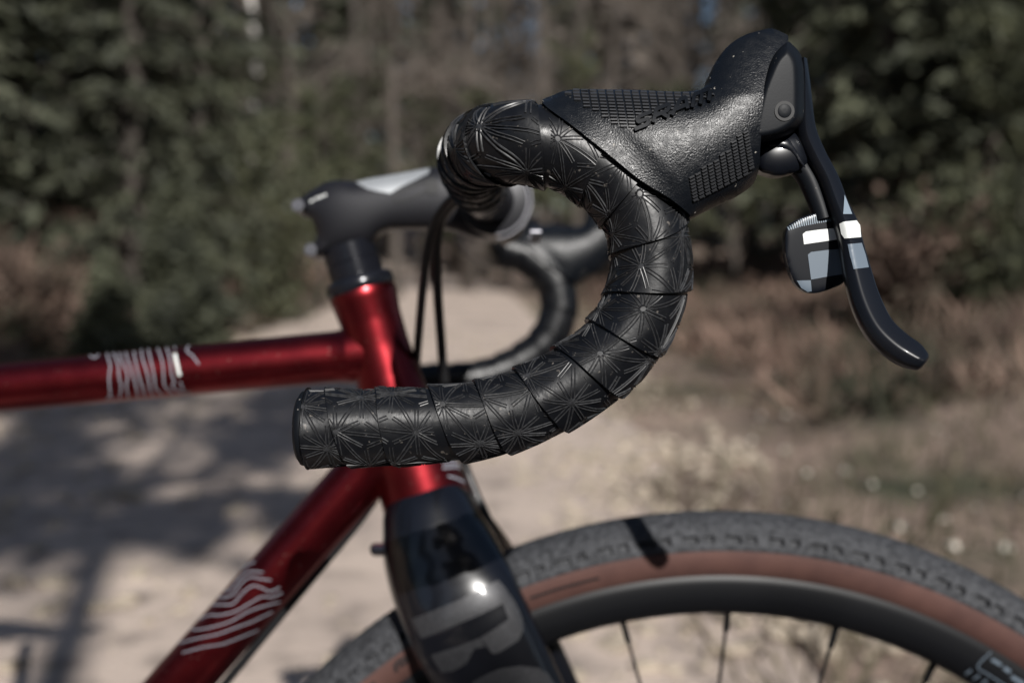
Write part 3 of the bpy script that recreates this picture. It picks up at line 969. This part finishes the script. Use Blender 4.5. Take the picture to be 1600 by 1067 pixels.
# bar clamp with its face plate
cl = U(772, 322)
clamp = tube('bar_clamp', [cl + np.array([0, d, 0]) for d in (-.024, -.0235, .0235, .024)], [.0195, .0205, .0205, .0195], M['stem'], stem, 40)
def arc_plate(r0, r1, y0, y1, a0, a1, n=40):
    aa = np.linspace(R(a0), R(a1), n)
    v, f = [], []
    for a in aa:
        d = np.array([math.cos(a), 0, math.sin(a)])
        v += [cl + d * r0 + [0, y0, 0], cl + d * r1 + [0, y0, 0], cl + d * r1 + [0, y1, 0], cl + d * r0 + [0, y1, 0]]
    for i in range(n - 1):
        for k in range(4):
            f.append((i * 4 + k, i * 4 + (k + 1) % 4, i * 4 + 4 + (k + 1) % 4, i * 4 + 4 + k))
    f += [(0, 1, 2, 3), tuple((n - 1) * 4 + k for k in (3, 2, 1, 0))]
    return v, f
mesh_obj('face_plate', *arc_plate(.0206, .0235, -.021, .021, -78, 70), M['stem'], stem, auto=40)
for rr_, yy_ in ((.0207, -.0235), (.0236, -.0225)):
    mesh_obj('polished_rim', *arc_plate(rr_ - .0008, rr_, yy_ - .0012, yy_ + .0006, -85, 75), M['steel'], stem, auto=40)
for sy in (-1, 1):
    for sz in (-1, 1):
        c = cl + np.array([.0225, sy * .014, sz * .0185])
        tube('plate_bolt', [c, c + np.array([.006, 0, 0]), c + np.array([.0065, 0, 0])], [.0035, .0035, .0028], M['steel'], stem, 14)

# ---------------------------------------------------------------- handlebar and its tape
YD = 0.367
bar_px = [(482, 669, YD), (522, 668.5, YD), (562, 667.5, YD), (622, 666, YD), (682, 663, YD), (722, 659, YD), (760, 653, YD), (800, 642, YD), (837, 628, YD), (878, 608, YD), (917, 584, YD), (945, 562, YD), (967, 539, YD), (984, 517, YD), (997, 494, YD), (1007, 470, YD), (1013, 445, YD), (1016, 420, YD), (1016, 395, YD), (1013, 370, YD), (1005, 345, YD), (992, 320, YD), (972, 295, YD), (945, 270, YD), (912, 249, YD), (875, 234, YD), (838, 226.5, YD), (806, 224, YD + .001), (778, 226, .3745), (758, 231.5, .388), (745.5, 239, .406), (739.5, 250, .43), (740, 263.5, .455), (744, 277, .48), (752, 295, .52)]
bar_pts = [U(*p) for p in bar_px]
bar_c = catmull(bar_pts, 12)
seg = np.linalg.norm(np.diff(bar_c, axis=0), axis=1)
arc = np.concatenate([[0], np.cumsum(seg)])
bT, bU, bV = frames(bar_c, ref=(0, -1, 0))
LEN = arc[-1]
NTAB = 12000
s_tab = np.linspace(0, LEN, NTAB + 1)
c_tab, u_tab, v_tab = [np.stack([np.interp(s_tab, arc, A[:, k]) for k in range(3)], 1) for A in (bar_c, bU, bV)]
def bar_at(s):
    i = int(min(max(s / LEN, 0), 1) * NTAB)
    return c_tab[i], u_tab[i], v_tab[i]
def bar_r(s): return np.interp(s, [0, .09, .16, .30, LEN], [.0144, .0146, .0154, .0151, .0146])

bar = empty('handlebar', bike)
PIT = 0.0203
STEP = 0.00135
CIRC = 2 * math.pi * 0.0163
LAT = 0.0198
DIRN = 1
def tape_pt(k, a, b, lift=0.0):
    """point on turn k: a = distance round the tape (global), b = across the tape"""
    th = DIRN * (a / CIRC) * 2 * math.pi + 0.4 + math.pi
    frac = a / CIRC - k
    s = (k + frac) * PIT + b - PIT * 0.85
    q_ = a / CIRC
    s += 0.0013 * math.sin(2.1 * q_) + 0.0009 * math.sin(3.7 * q_ + 1) + 0.0005 * math.sin(9.1 * q_)
    s_c = min(max(s, 0.0), LEN)
    c, u, v = bar_at(s_c)
    w = b / PIT
    r = bar_r(s_c) + STEP * max(0.0, 1 - w) ** 1.2 + 0.0002 + (0.00022 * math.sin(a * 310 + k) + 0.00018 * math.sin(a * 173 + 2 * k)) * (1 - w) + lift
    return c + (math.cos(th) * u + math.sin(th) * v) * r

def clip(p, q, a0, a1, b0, b1):
    t0, t1 = 0.0, 1.0
    d = (q[0] - p[0], q[1] - p[1])
    for pp, qq in ((-d[0], p[0] - a0), (d[0], a1 - p[0]), (-d[1], p[1] - b0), (d[1], b1 - p[1])):
        if abs(pp) < 1e-12:
            if qq < 0: return None
        else:
            r = qq / pp
            if pp < 0: t0 = max(t0, r)
            else: t1 = min(t1, r)
    if t1 - t0 < 1e-4: return None
    return (p[0] + d[0] * t0, p[1] + d[1] * t0), (p[0] + d[0] * t1, p[1] + d[1] * t1)

NT = int((LEN + PIT * 0.7) / PIT)
ROTL = R(9)
e1 = np.array([math.sin(ROTL), math.cos(ROTL)]) * LAT            # (a, b)
e2 = np.array([math.sin(ROTL + R(60)), math.cos(ROTL + R(60))]) * LAT
def lattice_lines(a0, a1, kk):
    sh = np.array([0.0083 * math.sin(kk * 4.1), PIT * (0.72 + 0.16 * math.sin(kk * 2.7))])
    segs, cents = [], []
    jc = int((a0 + a1) / 2 / e2[0])
    for j in range(jc - 12, jc + 13):
        ic = int(-(e2[1] * j) / e1[1])
        for i in range(ic - 8, ic + 9):
            p = e1 * i + e2 * j + sh
            if p[0] < a0 - 2 * LAT or p[0] > a1 + 2 * LAT or p[1] < -2 * LAT or p[1] > PIT + 2 * LAT: continue
            cents.append(p)
            for q in (e1, e2, e2 - e1): segs.append((p, p + q))
            for q in ((e1 + e2) / 3, (2 * e2 - e1) / 3): 
                cc = p + q
                tri = (p, p + e1, p + e2) if q is not None and np.allclose(q, (e1 + e2) / 3) else (p, p + e2, p + e2 - e1)
                for w in tri: segs.append((cc, w))
    return segs, cents

near_turns = []
for k in range(-1, NT):
    a0, a1 = k * CIRC, (k + 1) * CIRC
    na, nb_ = 56, 6
    V, Fc = [], []
    bvals = [-0.0001] + list(np.linspace(0, PIT, nb_)) + [PIT * 1.22]
    for i in range(na + 1):
        a = a0 + (a1 - a0) * i / na
        for j, b in enumerate(bvals):
            V.append(tape_pt(k, a, max(b, 0), -0.0016 if j == 0 else 0.0))
    K = len(bvals)
    for i in range(na):
        for j in range(K - 1):
            Fc.append((i * K + j, (i + 1) * K + j, (i + 1) * K + j + 1, i * K + j + 1))
    segs, cents = lattice_lines(a0, a1, k)
    for p, q in segs:
        dv = np.array(q) - np.array(p); ln = np.linalg.norm(dv); t = dv / ln
        nrm = np.array([-t[1], t[0]])
        for off in (-0.00058, 0.00058):
            pp = np.array(p) + t * 0.0012 + nrm * off; qq = np.array(q) - t * 0.0008 + nrm * off
            cq = clip(pp, qq, a0, a1, 0.0003, PIT - 0.0002)
            if cq is None: continue
            A, B = np.array(cq[0]), np.array(cq[1])
            n = max(1, int(np.linalg.norm(B - A) / 0.0022))
            base_i = len(V)
            hw = 0.00030
            for i in range(n + 1):
                c = A + (B - A) * i / n
                V.append(tape_pt(k, *(c - nrm * hw), lift=-0.00006)); V.append(tape_pt(k, *(c - nrm * hw * .35), lift=0.00034))
                V.append(tape_pt(k, *(c + nrm * hw * .35), lift=0.00042)); V.append(tape_pt(k, *(c + nrm * hw), lift=-0.00006))
            for i in range(n):
                o_ = base_i + 4 * i
                for m_ in range(3): Fc.append((o_ + m_, o_ + m_ + 1, o_ + 5 + m_, o_ + 4 + m_))
    for p in cents:
        if not (a0 <= p[0] <= a1 and 0.0012 < p[1] < PIT - 0.001): continue
        base_i = len(V)
        for i in range(10):
            d = np.array([math.cos(i * .6283), math.sin(i * .6283)])
            V.append(tape_pt(k, *(p + d * 0.00125), lift=-0.00005)); V.append(tape_pt(k, *(p + d * 0.00105), lift=0.00036))
        V.append(tape_pt(k, *p, lift=0.00036))
        for i in range(10):
            j = (i + 1) % 10
            Fc += [(base_i + 2 * i, base_i + 2 * j, base_i + 2 * j + 1, base_i + 2 * i + 1), (base_i + 2 * i + 1, base_i + 2 * j + 1, base_i + 20)]
    o = mesh_obj('tape_wrap', V, Fc, M['tape'], bar, auto=35)
    # plain twin for the far side
    Vf = V[:(na + 1) * K]; Ff = [q for q in Fc if max(q) < (na + 1) * K]
    o2 = mesh_obj('tape_wrap', Vf, Ff, M['tape'], bar, auto=35)
    q = mirror_mesh(o2, 'tape_wrap', bar); bpy.data.objects.remove(o2)
    o.data.materials.append(M['tape_ridge'])
    ng = na * (K - 1)
    mi = [0 if i < ng else 1 for i in range(len(o.data.polygons))]
    o.data.polygons.foreach_set('material_index', mi)
    near_turns.append(o)
# end plug
c, u, v = bar_at(0.0)
ta = (bar_c[0] - bar_c[3]); ta /= np.linalg.norm(ta)
plug = tube('end_plug', [c - ta * .010, c + ta * .0006, c + ta * .0022, c + ta * .0036, c + ta * .0040], [.0135, .0148, .0146, .0125, .004], M['plastic'], bar, 32)
mirror_mesh(plug, 'end_plug', bar)
# bare centre of the bar
core_px = [U(752, 295, .52), U(761, 308, .545), U(772, 322, .577)]
core = tube('bar_centre', catmull([bar_c[-8], core_px[0], core_px[1], core_px[2]], 6), np.linspace(.0125, .0159, 19), M['anod'], bar, 28)
mirror_mesh(core, 'bar_centre', bar)
inner = tube('bar_core', bar_c[::6], .0126, M['anod'], bar, 20)
mirror_mesh(inner, 'bar_core', bar)

# ---------------------------------------------------------------- brake and shift lever
lev = empty('brake_lever', bike)
far = empty('brake_lever', bike)
lev['label'] = 'near side lever with ribbed rubber hood, in sharp focus'
far['label'] = 'far side lever, blurred behind the drop bar'
bar2 = np.array([((p[0] + BASE.x) / (p[1] + BASE.y) * F + 800, 533.5 - (p[2] + BASE.z) / (p[1] + BASE.y) * F) for p in bar_c])
sel = (bar2[:, 0] > 800) & (bar2[:, 1] < 440)
barsel = bar2[sel]
SD = F / YD
def over_tape(x, y):
    d = np.min(np.hypot(barsel[:, 0] - x, barsel[:, 1] - y))
    r = (0.0163 + 0.0026) * SD
    return math.sqrt(max(0.0, r * r - d * d))
hood_out = [(848, 161), (865, 149), (889, 141), (940, 140), (1000, 141), (1055, 143.5), (1085, 142), (1101, 136), (1109, 119), (1120, 95), (1138, 72), (1162, 56), (1190, 47.5), (1206, 45), (1222, 51), (1232, 60),
            (1222, 92), (1211, 122), (1201, 150), (1194, 180), (1190, 205), (1188, 232), (1186, 262), (1177, 287), (1158, 303), (1135, 314), (1105, 328), (1082, 338), (1074, 332), (1048, 311), (1000, 281), (952, 242), (895, 197)]
hood_ext = [(848, 161), (865, 149), (889, 141), (940, 140), (1000, 141), (1055, 143.5), (1085, 142), (1101, 136), (1109, 119), (1120, 95), (1138, 72), (1162, 56), (1190, 47.5), (1206, 45), (1232, 50), (1262, 85), (1262, 160), (1255, 215), (1235, 240),
            (1200, 262), (1177, 287), (1158, 303), (1135, 314), (1105, 328), (1086, 350), (1086, 420), (950, 420), (940, 350), (880, 290), (800, 286), (795, 170)]
def dense_outline(o):
    return catmull(o, 4, True)
hood = inflate('hood', hood_out, YD, 0.030, M['rubber'], lev, ext=hood_ext, c=0.88, g=5.0, hmin=over_tape, hmod=lambda x, y: 1 - 0.42 * min(1.0, max(0.0, (150 - y) / 100)))
body = inflate('lever_body', [(1229, 66), (1240, 72), (1249, 82), (1255.5, 98), (1257.5, 120), (1258, 150), (1257, 183), (1250, 197), (1238, 208), (1216, 219), (1185, 225), (1170, 218), (1170, 200), (1174, 175), (1181, 145), (1191, 117), (1206, 86)], YD, 0.0160, M['plastic'], lev, c=2.2, g=3.0, flat=17)
housing = inflate('pivot_housing', [(1183, 222), (1215, 214), (1240, 206), (1256, 216), (1264, 240), (1262, 258), (1244, 270), (1218, 276), (1196, 272), (1182, 262)], YD + 0.002, 0.0085, M['gloss'], lev, c=1.2, g=4.0)
bb_ = bvh_of(body)
h = hit(bb_, 1225.5, 174)
def pin(h, r, name, m, hgt, parent):
    n = np.array(h[1]); c = np.array(h[0])
    ring_ = tube('pin_recess', [c - n * .003, c + n * .00035], [r * 1.45, r * 1.45], M['black'], parent, 28)
    return tube(name, [c - n * .003, c + n * hgt * .8, c + n * hgt, c + n * hgt * 1.02], [r, r, r * .9, r * .2], m, parent, 28)
pin(h, 0.0026, 'pivot_pin', M['plastic'], 0.0006, lev)

Oe = [(1258, 92), (1264, 130), (1268, 165), (1274, 203), (1289, 239), (1308, 275), (1323, 314), (1341, 352), (1347, 378), (1359, 420), (1375, 471), (1395, 512), (1422, 536), (1445, 548), (1453, 559)]
Ie = [(1246, 100), (1246, 135), (1245, 172), (1245, 215), (1261, 252), (1280, 288), (1294, 325), (1308, 362), (1313, 385), (1321, 432), (1332, 473), (1351, 511), (1378, 541), (1408, 563), (1438, 577)]
Oe_s, Ie_s = catmull(Oe, 6), catmull(Ie, 6)
mid = (Oe_s + Ie_s) / 2
wid = np.linalg.norm(Oe_s - Ie_s, axis=1) / SD
bl_c = np.array([U(x, y, YD - 0.032 * max(0.0, (y - 240) / 330) ** 1.4) for x, y in mid])
n_ = len(mid)
hw_ = np.interp(np.arange(n_), [0, 20, 40, 60, n_ - 10, n_ - 1], [.0056, .0054, .0050, .0048, .0046, .0036])
prof = []
for w, hw in zip(wid, hw_):
    h_ = [(.34, .47), (.52, .40), (.94, -.10), (1.0, -.19), (.94, -.27), (.60, -.46), (.46, -.5)]
    p = np.array([(-a_ * hw, b_ * w) for a_, b_ in h_[::-1]] + [(-.16 * hw, .5 * w), (.16 * hw, .5 * w)] + [(a_ * hw, b_ * w) for a_, b_ in h_])
    prof.append(p)
prof = np.array(prof)
prof[-1] *= 0.55; prof[-2] *= 0.9
profs = prof
v, f = sweep(bl_c, profs, ref=(0, 1, 0))
blade = mesh_obj('lever_blade', v, f, M['blade'], lev, auto=38)
bbl = bvh_of(blade)
decal_poly('printed_band', [(1312, 350), (1318, 347), (1338, 345), (1343, 352), (1345, 371), (1320, 373), (1315, 366)], bbl, M['decal_white'], lev, 3, .00025)
decal_poly('printed_band', [(1325, 382), (1346, 380), (1352, 398), (1357, 418), (1334, 421), (1329, 402)], bbl, M['decal_grey'], lev, 3, .00025)
decal_poly('printed_band', [(1319, 305), (1322, 312), (1331, 335), (1317, 335)], bbl, M['decal_pale'], lev, 2, .00025)
paddle_out = [(1228, 359), (1225, 377), (1228, 405), (1238, 436), (1249, 451), (1263, 458), (1280, 457.5), (1300, 451), (1318, 442), (1326, 425), (1322, 395), (1314, 362), (1303, 336), (1290, 327), (1277, 331), (1250, 341), (1234, 350)]
paddle = inflate('shift_paddle', paddle_out, YD - 0.001, 0.0024, M['gloss'], lev, c=0.9, g=3.5)
bp_ = bvh_of(paddle)
decal_poly('printed_bar', [(1254, 366), (1259, 362), (1280, 359), (1309, 356.5), (1311, 374), (1290, 377), (1256, 382)], bp_, M['decal_white'], lev, 3, .00025)
decal_poly('printed_block', [(1262, 398), (1267, 394), (1290, 391), (1315, 389), (1319, 428), (1300, 431), (1267, 437)], bp_, M['decal_grey'], lev, 3, .00025)
decal_poly('printed_block', [(1245, 438.5), (1266.5, 438), (1268, 455), (1262, 456), (1252, 450)], bp_, M['decal_grey'], lev, 3, .00025)
for i in range(20):
    x = 1231 + i * 3.35
    yt = np.interp(x, [1228, 1250, 1277, 1300], [357, 343.5, 334, 332.5]); yb = np.interp(x, [1228, 1250, 1277, 1300], [361, 354, 349, 345])
    decal_line('printed_stripe', [(x, yt), (x + 1.2, (yt + yb) / 2), (x + 2.2, yb)], 1.7, bp_, M['decal_pale'], lev, .00025, 2)
arm_px = [(1222, 246), (1240, 252), (1254, 266), (1265, 284), (1274, 306), (1282, 328), (1287, 345)]
arm_c = catmull([U(x, y, YD + .004 - .006 * max(0, (y - 250) / 95)) for x, y in arm_px], 6)
aw = np.linspace(.0050, .0036, len(arm_c))
tube('paddle_arm', arm_c, aw, M['plastic'], lev, 16)
# small wedge of polished lever stock under the pivot
inflate('pivot_wedge', [(1201, 228), (1228, 217), (1240, 228), (1252, 248), (1259, 262), (1252, 258), (1238, 240), (1220, 231)], YD - .0035, 0.003, M['gloss'], lev, c=.8, g=2.5)

# ribbed grip pads on the rubber hood
bhood = bvh_of(hood)
def ribs(name, poly, dx, dy, row, colw, origin, w_frac, len_frac, hgt, parent, shift=0.0):
    """small raised bars in rows (dx,dy) inside poly, joined: far below the size that can be picked apart"""
    poly = np.array(poly, float)
    dr = np.array([dx, dy]) / math.hypot(dx, dy)
    ds = np.array([math.sin(R(9)), math.cos(R(9))])
    V, Fc = [], []
    for j in range(-40, 60):
        for i in range(-40, 60):
            c = np.array(origin) + dr * (i * colw) + ds * (j * row)
            a = dr * colw * len_frac / 2; b = np.array([-dr[1], dr[0]]) * row * w_frac / 2
            q = [c - a - b, c + a - b, c + a + b, c - a + b]
            if not inside(poly, np.array(q)).all(): continue
            hs = [hit(bhood, *p) for p in q]
            if any(x is None for x in hs): continue
            if max((hs[0][0] - x[0]).length for x in hs) > 0.012: continue
            o = len(V)
            ins = [c + (p - c) * 0.86 for p in q]
            ht = [hit(bhood, *p) for p in ins]
            if any(x is None for x in ht): continue
            V += [tuple(x[0] - x[1] * .0001) for x in hs] + [tuple(x[0] + x[1] * hgt) for x in ht]
            Fc += [(o + 4, o + 5, o + 6, o + 7)] + [(o + k, o + (k + 1) % 4, o + 4 + (k + 1) % 4, o + 4 + k) for k in range(4)]
    ob = mesh_obj(name, V, Fc, M['pad'], parent, smooth=False)
    ob['kind'] = 'stuff'
    return ob
ribs('grip_ribs', [(880, 139), (1102, 139), (1121, 146), (1122, 152), (1085, 166), (1030, 186), (992, 204), (975, 207), (953, 196), (925, 178), (900, 163), (880, 149)], 1, 0.03, 4.9, 13.2, (900, 143), 0.55, 0.86, 0.0008, lev)
ribs('grip_ribs', [(1069, 283), (1081, 271), (1131, 236), (1142, 218), (1168, 200), (1174, 206), (1178, 262), (1173, 269), (1082, 318)], 0.89, -0.455, 5.0, 11.0, (1090, 272), 0.50, 0.86, 0.0009, lev)
decal_line('pad_border', [(1083, 316), (1110, 302), (1140, 286), (1174, 268)], 1.8, bhood, M['pad'], lev, .0004)

# the raised maker's name along the upper pad
glyphs = {'S': [[(1, .98), (.16, .98), (.02, .80), (.14, .54), (.86, .48), (.99, .24), (.85, .02), (0, .02)]],
          'R': [[(.05, 0), (.05, .98), (.84, .98), (.98, .76), (.84, .50), (.12, .48)], [(.50, .48), (.98, 0)]],
          'A': [[(0, 0), (.36, .98), (.70, .98), (1, 0)], [(.16, .34), (.86, .34)]],
          'M': [[(.03, 0), (.03, .98), (.86, .98), (.98, .84), (.98, 0)], [(.5, .98), (.5, 0)]]}
V, Fc = [], []
for (gl, bx, by, w_, h_) in (('S', 991, 205, 22, 19), ('R', 1019, 194.5, 24, 20), ('A', 1049, 183, 25, 20), ('M', 1080, 171.5, 28, 19)):
    for st_ in glyphs[gl]:
        pts_ = np.array([(bx + w_ * x + 4.5 * y, by - 0.385 * w_ * x - h_ * y) for x, y in st_])
        dense = np.concatenate([pts_[i] + (pts_[i + 1] - pts_[i]) * np.linspace(0, 1, 6)[:, None] for i in range(len(pts_) - 1)])
        T_ = np.concatenate([np.repeat(((pts_[i + 1] - pts_[i]) / np.linalg.norm(pts_[i + 1] - pts_[i]))[None], 6, 0) for i in range(len(pts_) - 1)])
        N_ = np.stack([-T_[:, 1], T_[:, 0]], 1) * 2.7
        prev = None
        for c_, n_v in zip(dense, N_):
            a_, b_ = hit(bhood, *(c_ + n_v)), hit(bhood, *(c_ - n_v))
            if a_ is None or b_ is None or (a_[0] - b_[0]).length > .02: prev = None; continue
            i = len(V)
            V += [tuple(a_[0]), tuple(a_[0] + a_[1] * .0014), tuple(b_[0] + b_[1] * .0014), tuple(b_[0])]
            if prev is not None: Fc += [(prev + k, prev + k + 1, i + k + 1, i + k) for k in range(3)]
            else: Fc.append((i, i + 1, i + 2, i + 3))
            prev = i
        if prev is not None: Fc.append((prev + 3, prev + 2, prev + 1, prev))
mesh_obj('lettering', V, Fc, M['plastic'], lev, smooth=False)

for o in (hood, body, housing, blade, paddle):
    mirror_mesh(o, o.name.split('.')[0], far)

# ---------------------------------------------------------------- hoses
def hose(name, pts, r=.0026):
    return tube(name, catmull([U(*p) for p in pts], 10), r, M['hose'], bike, 12)
hose('brake_hose', [(735, 300, .49), (715, 305, .50), (695, 322, .51), (677, 352, .52), (667, 395, .53), (660, 455, .545), (654, 525, .562), (650, 580, .588), (647, 640, .607), (630, 700, .607), (590, 760, .600)])
hose('brake_hose', [(745, 300, .49), (724, 306, .50), (702, 325, .515), (687, 352, .53), (682, 400, .545), (684, 460, .56), (689, 530, .575), (694, 590, .585), (707, 660, .59), (729, 735, .59), (752, 790, .585), (776, 840, .590), (800, 890, .60), (830, 955, .61)], .003)
hose('shift_hose', [(604, 752, YB), (560, 815, YB), (500, 888, YB), (420, 984, YB), (345, 1075, YB), (150, 1308, YB)], .0027)

# ---------------------------------------------------------------- fork
fork = empty('fork', bike)
def fork_leg(side):
    st = [(669.5, 795, 70.5, 0, .0278), (671, 800, 71.5, 0, .0285), (674.5, 815, 76, .005, .0295), (682, 845, 85, .0105, .030), (693, 878, 91, .018, .028), (706, 910, 94, .0272, .024), (719, 940, 95, .0355, .019), (732, 970, 95, .0405, .0155), (757, 1020, 94, .044, .0125), (860, 1212, 78, .049, .0105), (990, 1457, 52, .053, .0095), (1100, 1668, 32, .056, .009), (1121, 1706, 26, .056, .008)]
    C, pr = [], []
    for (x, y, hwpx, off, hd) in st:
        Yc = YB + side * off
        k = F / (YB - off)                     # widths are read on the near leg
        p = U(x, y, YB - off); p[1] = (Yc - BASE.y) + side * .0015
        C.append(p)
        pr.append((hd, hwpx / k))
    C = catmull(C, 6); pr = catmull(pr, 6)
    cc = circ(44)
    prof = []
    for hd, w in pr:
        e = 1.0
        q = np.stack([np.sign(cc[:, 0]) * np.abs(cc[:, 0]) ** e * hd, np.sign(cc[:, 1]) * np.abs(cc[:, 1]) ** 0.92 * w], 1)
        prof.append(q)
    v, f = sweep(C, prof, ref=(0, 1, 0))
    return mesh_obj('fork_leg', v, f, M['carbon'], fork, auto=60)
nl = fork_leg(-1); fl_ = fork_leg(1)
bf = bvh_of(nl)
cv = lambda L: conv(L, 4.706, 580, 860)
decal_poly('printed_letter', cv([(300, 500), (470, 435), (640, 365), (780, 295), (930, 215), (985, 275), (1060, 380), (1112, 500), (1118, 580), (1085, 655), (935, 750), (890, 755), (800, 640), (910, 570), (1010, 500), (968, 388), (800, 470), (540, 580), (370, 645)]), bf, M['forkmark'], fork, 5, .0004)
decal_poly('printed_letter', cv([(440, 765), (640, 700), (800, 640), (835, 705), (760, 715), (735, 760), (700, 830), (600, 885), (520, 895)]), bf, M['forkmark'], fork, 5, .0004)
decal_poly('printed_letter', cv([(740, 965), (850, 905), (960, 862), (1100, 845), (1230, 862), (1300, 905), (1345, 974), (1400, 1090), (1360, 1200), (1100, 1330), (860, 1210)]), bf, M['forkmark'], fork, 5, .0004)
c = U(587, 858, .56)
tube('mount_bolt', [c + np.array([.012, 0, 0]), c, c + np.array([-.0022, 0, 0]), c + np.array([-.0034, 0, 0])], [.0040, .0040, .0034, .0012], M['steel'], fork, 16)

# ---------------------------------------------------------------- wheels
wh = empty('front_wheel', bike)
hubL = np.array(HUB - BASE)
RC, RS = 0.3375, 0.0222
NA = 84 * 24
def ring_pt(ang, phi, rs): 
    r = RC + rs * math.cos(phi)
    return (hubL[0] + math.sin(ang) * r, hubL[1] - rs * math.sin(phi) * 1.0, hubL[2] + math.cos(ang) * r)
phis = [-84, -79, -75, -72.5, -72, -61, -60.5, -55, -45, -36, -27, -18, -9, 0, 9, 18, 27, 36, 45, 55, 60.5, 61, 72, 72.5, 75, 79, 84]
ang = np.arange(NA) * 2 * math.pi / NA
ph = np.radians(phis)
rs = np.full((NA, len(phis)), RS)
rs[:, [0, -1]] -= 0.0006
k24 = np.arange(NA) % 24
notch = ((k24 >= 2) & (k24 <= 9)) | ((k24 >= 14) & (k24 <= 18))
for j, p in enumerate(phis):
    if 60.9 < abs(p) < 72.2: rs[:, j] -= np.where(notch, 0.0032, 0)
    if abs(p) < 50: rs[:, j] += 0.00025 * (((np.arange(NA) + j * 3) % 6) < 3)
rr2 = RC + rs * np.cos(ph)[None]
X = hubL[0] + np.sin(ang)[:, None] * rr2; Z = hubL[2] + np.cos(ang)[:, None] * rr2
Yt = hubL[1] - rs * np.sin(ph)[None]
V = np.stack([X, Yt, Z], 2).reshape(-1, 3)
K = len(phis)
i = np.arange(NA)[:, None]; j = np.arange(K - 1)[None]
i2 = (i + 1) % NA
Fq = np.stack([i * K + j, i * K + j + 1, i2 * K + j + 1, i2 * K + j], 2).reshape(-1, 4)
tread = np_mesh('tread', V, Fq, M['tread'], wh)
def band(name, prof, m, n=400):
    """prof: list of (radius, depth offset towards the viewer)"""
    a = np.arange(n) * 2 * math.pi / n
    V = []
    for t_ in a:
        for (r, d) in prof: V.append((hubL[0] + math.sin(t_) * r, hubL[1] - d, hubL[2] + math.cos(t_) * r))
    K = len(prof)
    Fc = [(i * K + j, i * K + j + 1, ((i + 1) % n) * K + j + 1, ((i + 1) % n) * K + j) for i in range(n) for j in range(K - 1)]
    return mesh_obj(name, V, Fc, m, wh, auto=50)
side_prof = [(RC + (RS - .0009) * math.cos(R(p)), (RS - .0009) * math.sin(R(p))) for p in np.linspace(80, 130, 12)]
sw = band('sidewall', side_prof, M['tan'])
band('sidewall', [(r, -d) for r, d in side_prof][::-1], M['tan'])
rim = band('rim', [(.3225, .0148), (.3252, .0158), (.3254, .0146), (.3235, .0166), (.3190, .0170), (.3120, .0168), (.3050, .0150), (.3000, .0105), (.2975, .0045), (.2970, 0), (.2975, -.0045), (.3000, -.0105), (.3050, -.0150), (.3120, -.0168), (.3190, -.0170), (.3235, -.0166), (.3254, -.0146), (.3225, -.0148)], M['rim'])
tube('hub', [hubL + np.array([0, d, 0]) for d in (-.05, -.046, -.030, -.026, -.020, .020, .026, .030, .046, .05)], [.008, .012, .013, .024, .012, .012, .024, .013, .012, .008], M['anod'], wh, 24)
# spokes: 28, laced in pairs to the two flanges
a_off = math.atan2(1139 - 1119, 1702 - 950)
sp_mesh = None
for k in range(28):
    a = a_off + k * 2 * math.pi / 28
    s = -1 if k % 2 else 1
    p1 = hubL + np.array([math.sin(a) * .2985, s * .002, math.cos(a) * .2985])
    a2 = a + (1 if (k // 2) % 2 else -1) * R(75)
    p0_ = hubL + np.array([math.sin(a2) * .022, s * .028, math.cos(a2) * .022])
    dn = (p0_ - p1) / np.linalg.norm(p0_ - p1)
    tube('spoke', [p1 - dn * .002, p1 + dn * .014, p1 + dn * .0141, p0_], [.0022, .0020, .0011, .0011], M['spoke'], wh, 6)
bsw = bvh_of(sw); brm = bvh_of(rim)
decal_line('printed_line', [(828, 934), (880, 917), (936, 902)], 4.0, bsw, M['black'], wh)
decal_line('lettering', cv([(188, 888), (180, 830), (262, 778)]), 5.5, bsw, M['black'], wh, n=3)
decal_line('lettering', cv([(262, 778), (276, 800), (205, 850)]), 4.5, bsw, M['black'], wh, n=3)
decal_line('lettering', cv([(-30, 1010), (30, 968)]), 5.5, bsw, M['black'], wh, n=3)
for L, w in [([(1548, 1018), (1527, 1040), (1545, 1053), (1580, 1076)], 2.0), ([(1508, 1052), (1517, 1046)], 4.0), ([(1520, 1060), (1530, 1054)], 4.0), ([(1532, 1068), (1542, 1061)], 4.0), ([(1549, 1029), (1564, 1038)], 5.0), ([(1568, 1042), (1578, 1049)], 6.0), ([(1580, 1056), (1600, 1068)], 6.0)]:
    decal_line('rim_label', L, w, brm, M['decal_grey'], wh, n=3)

rw = empty('rear_wheel', bike)
for o in list(wh.children):
    base_n = o.name.split('.')[0]
    if base_n in ('tread', 'sidewall', 'rim', 'hub', 'spoke'):
        q = o.copy(); col.objects.link(q); q.parent = rw
        q.location = (-1.03, 0, 0)
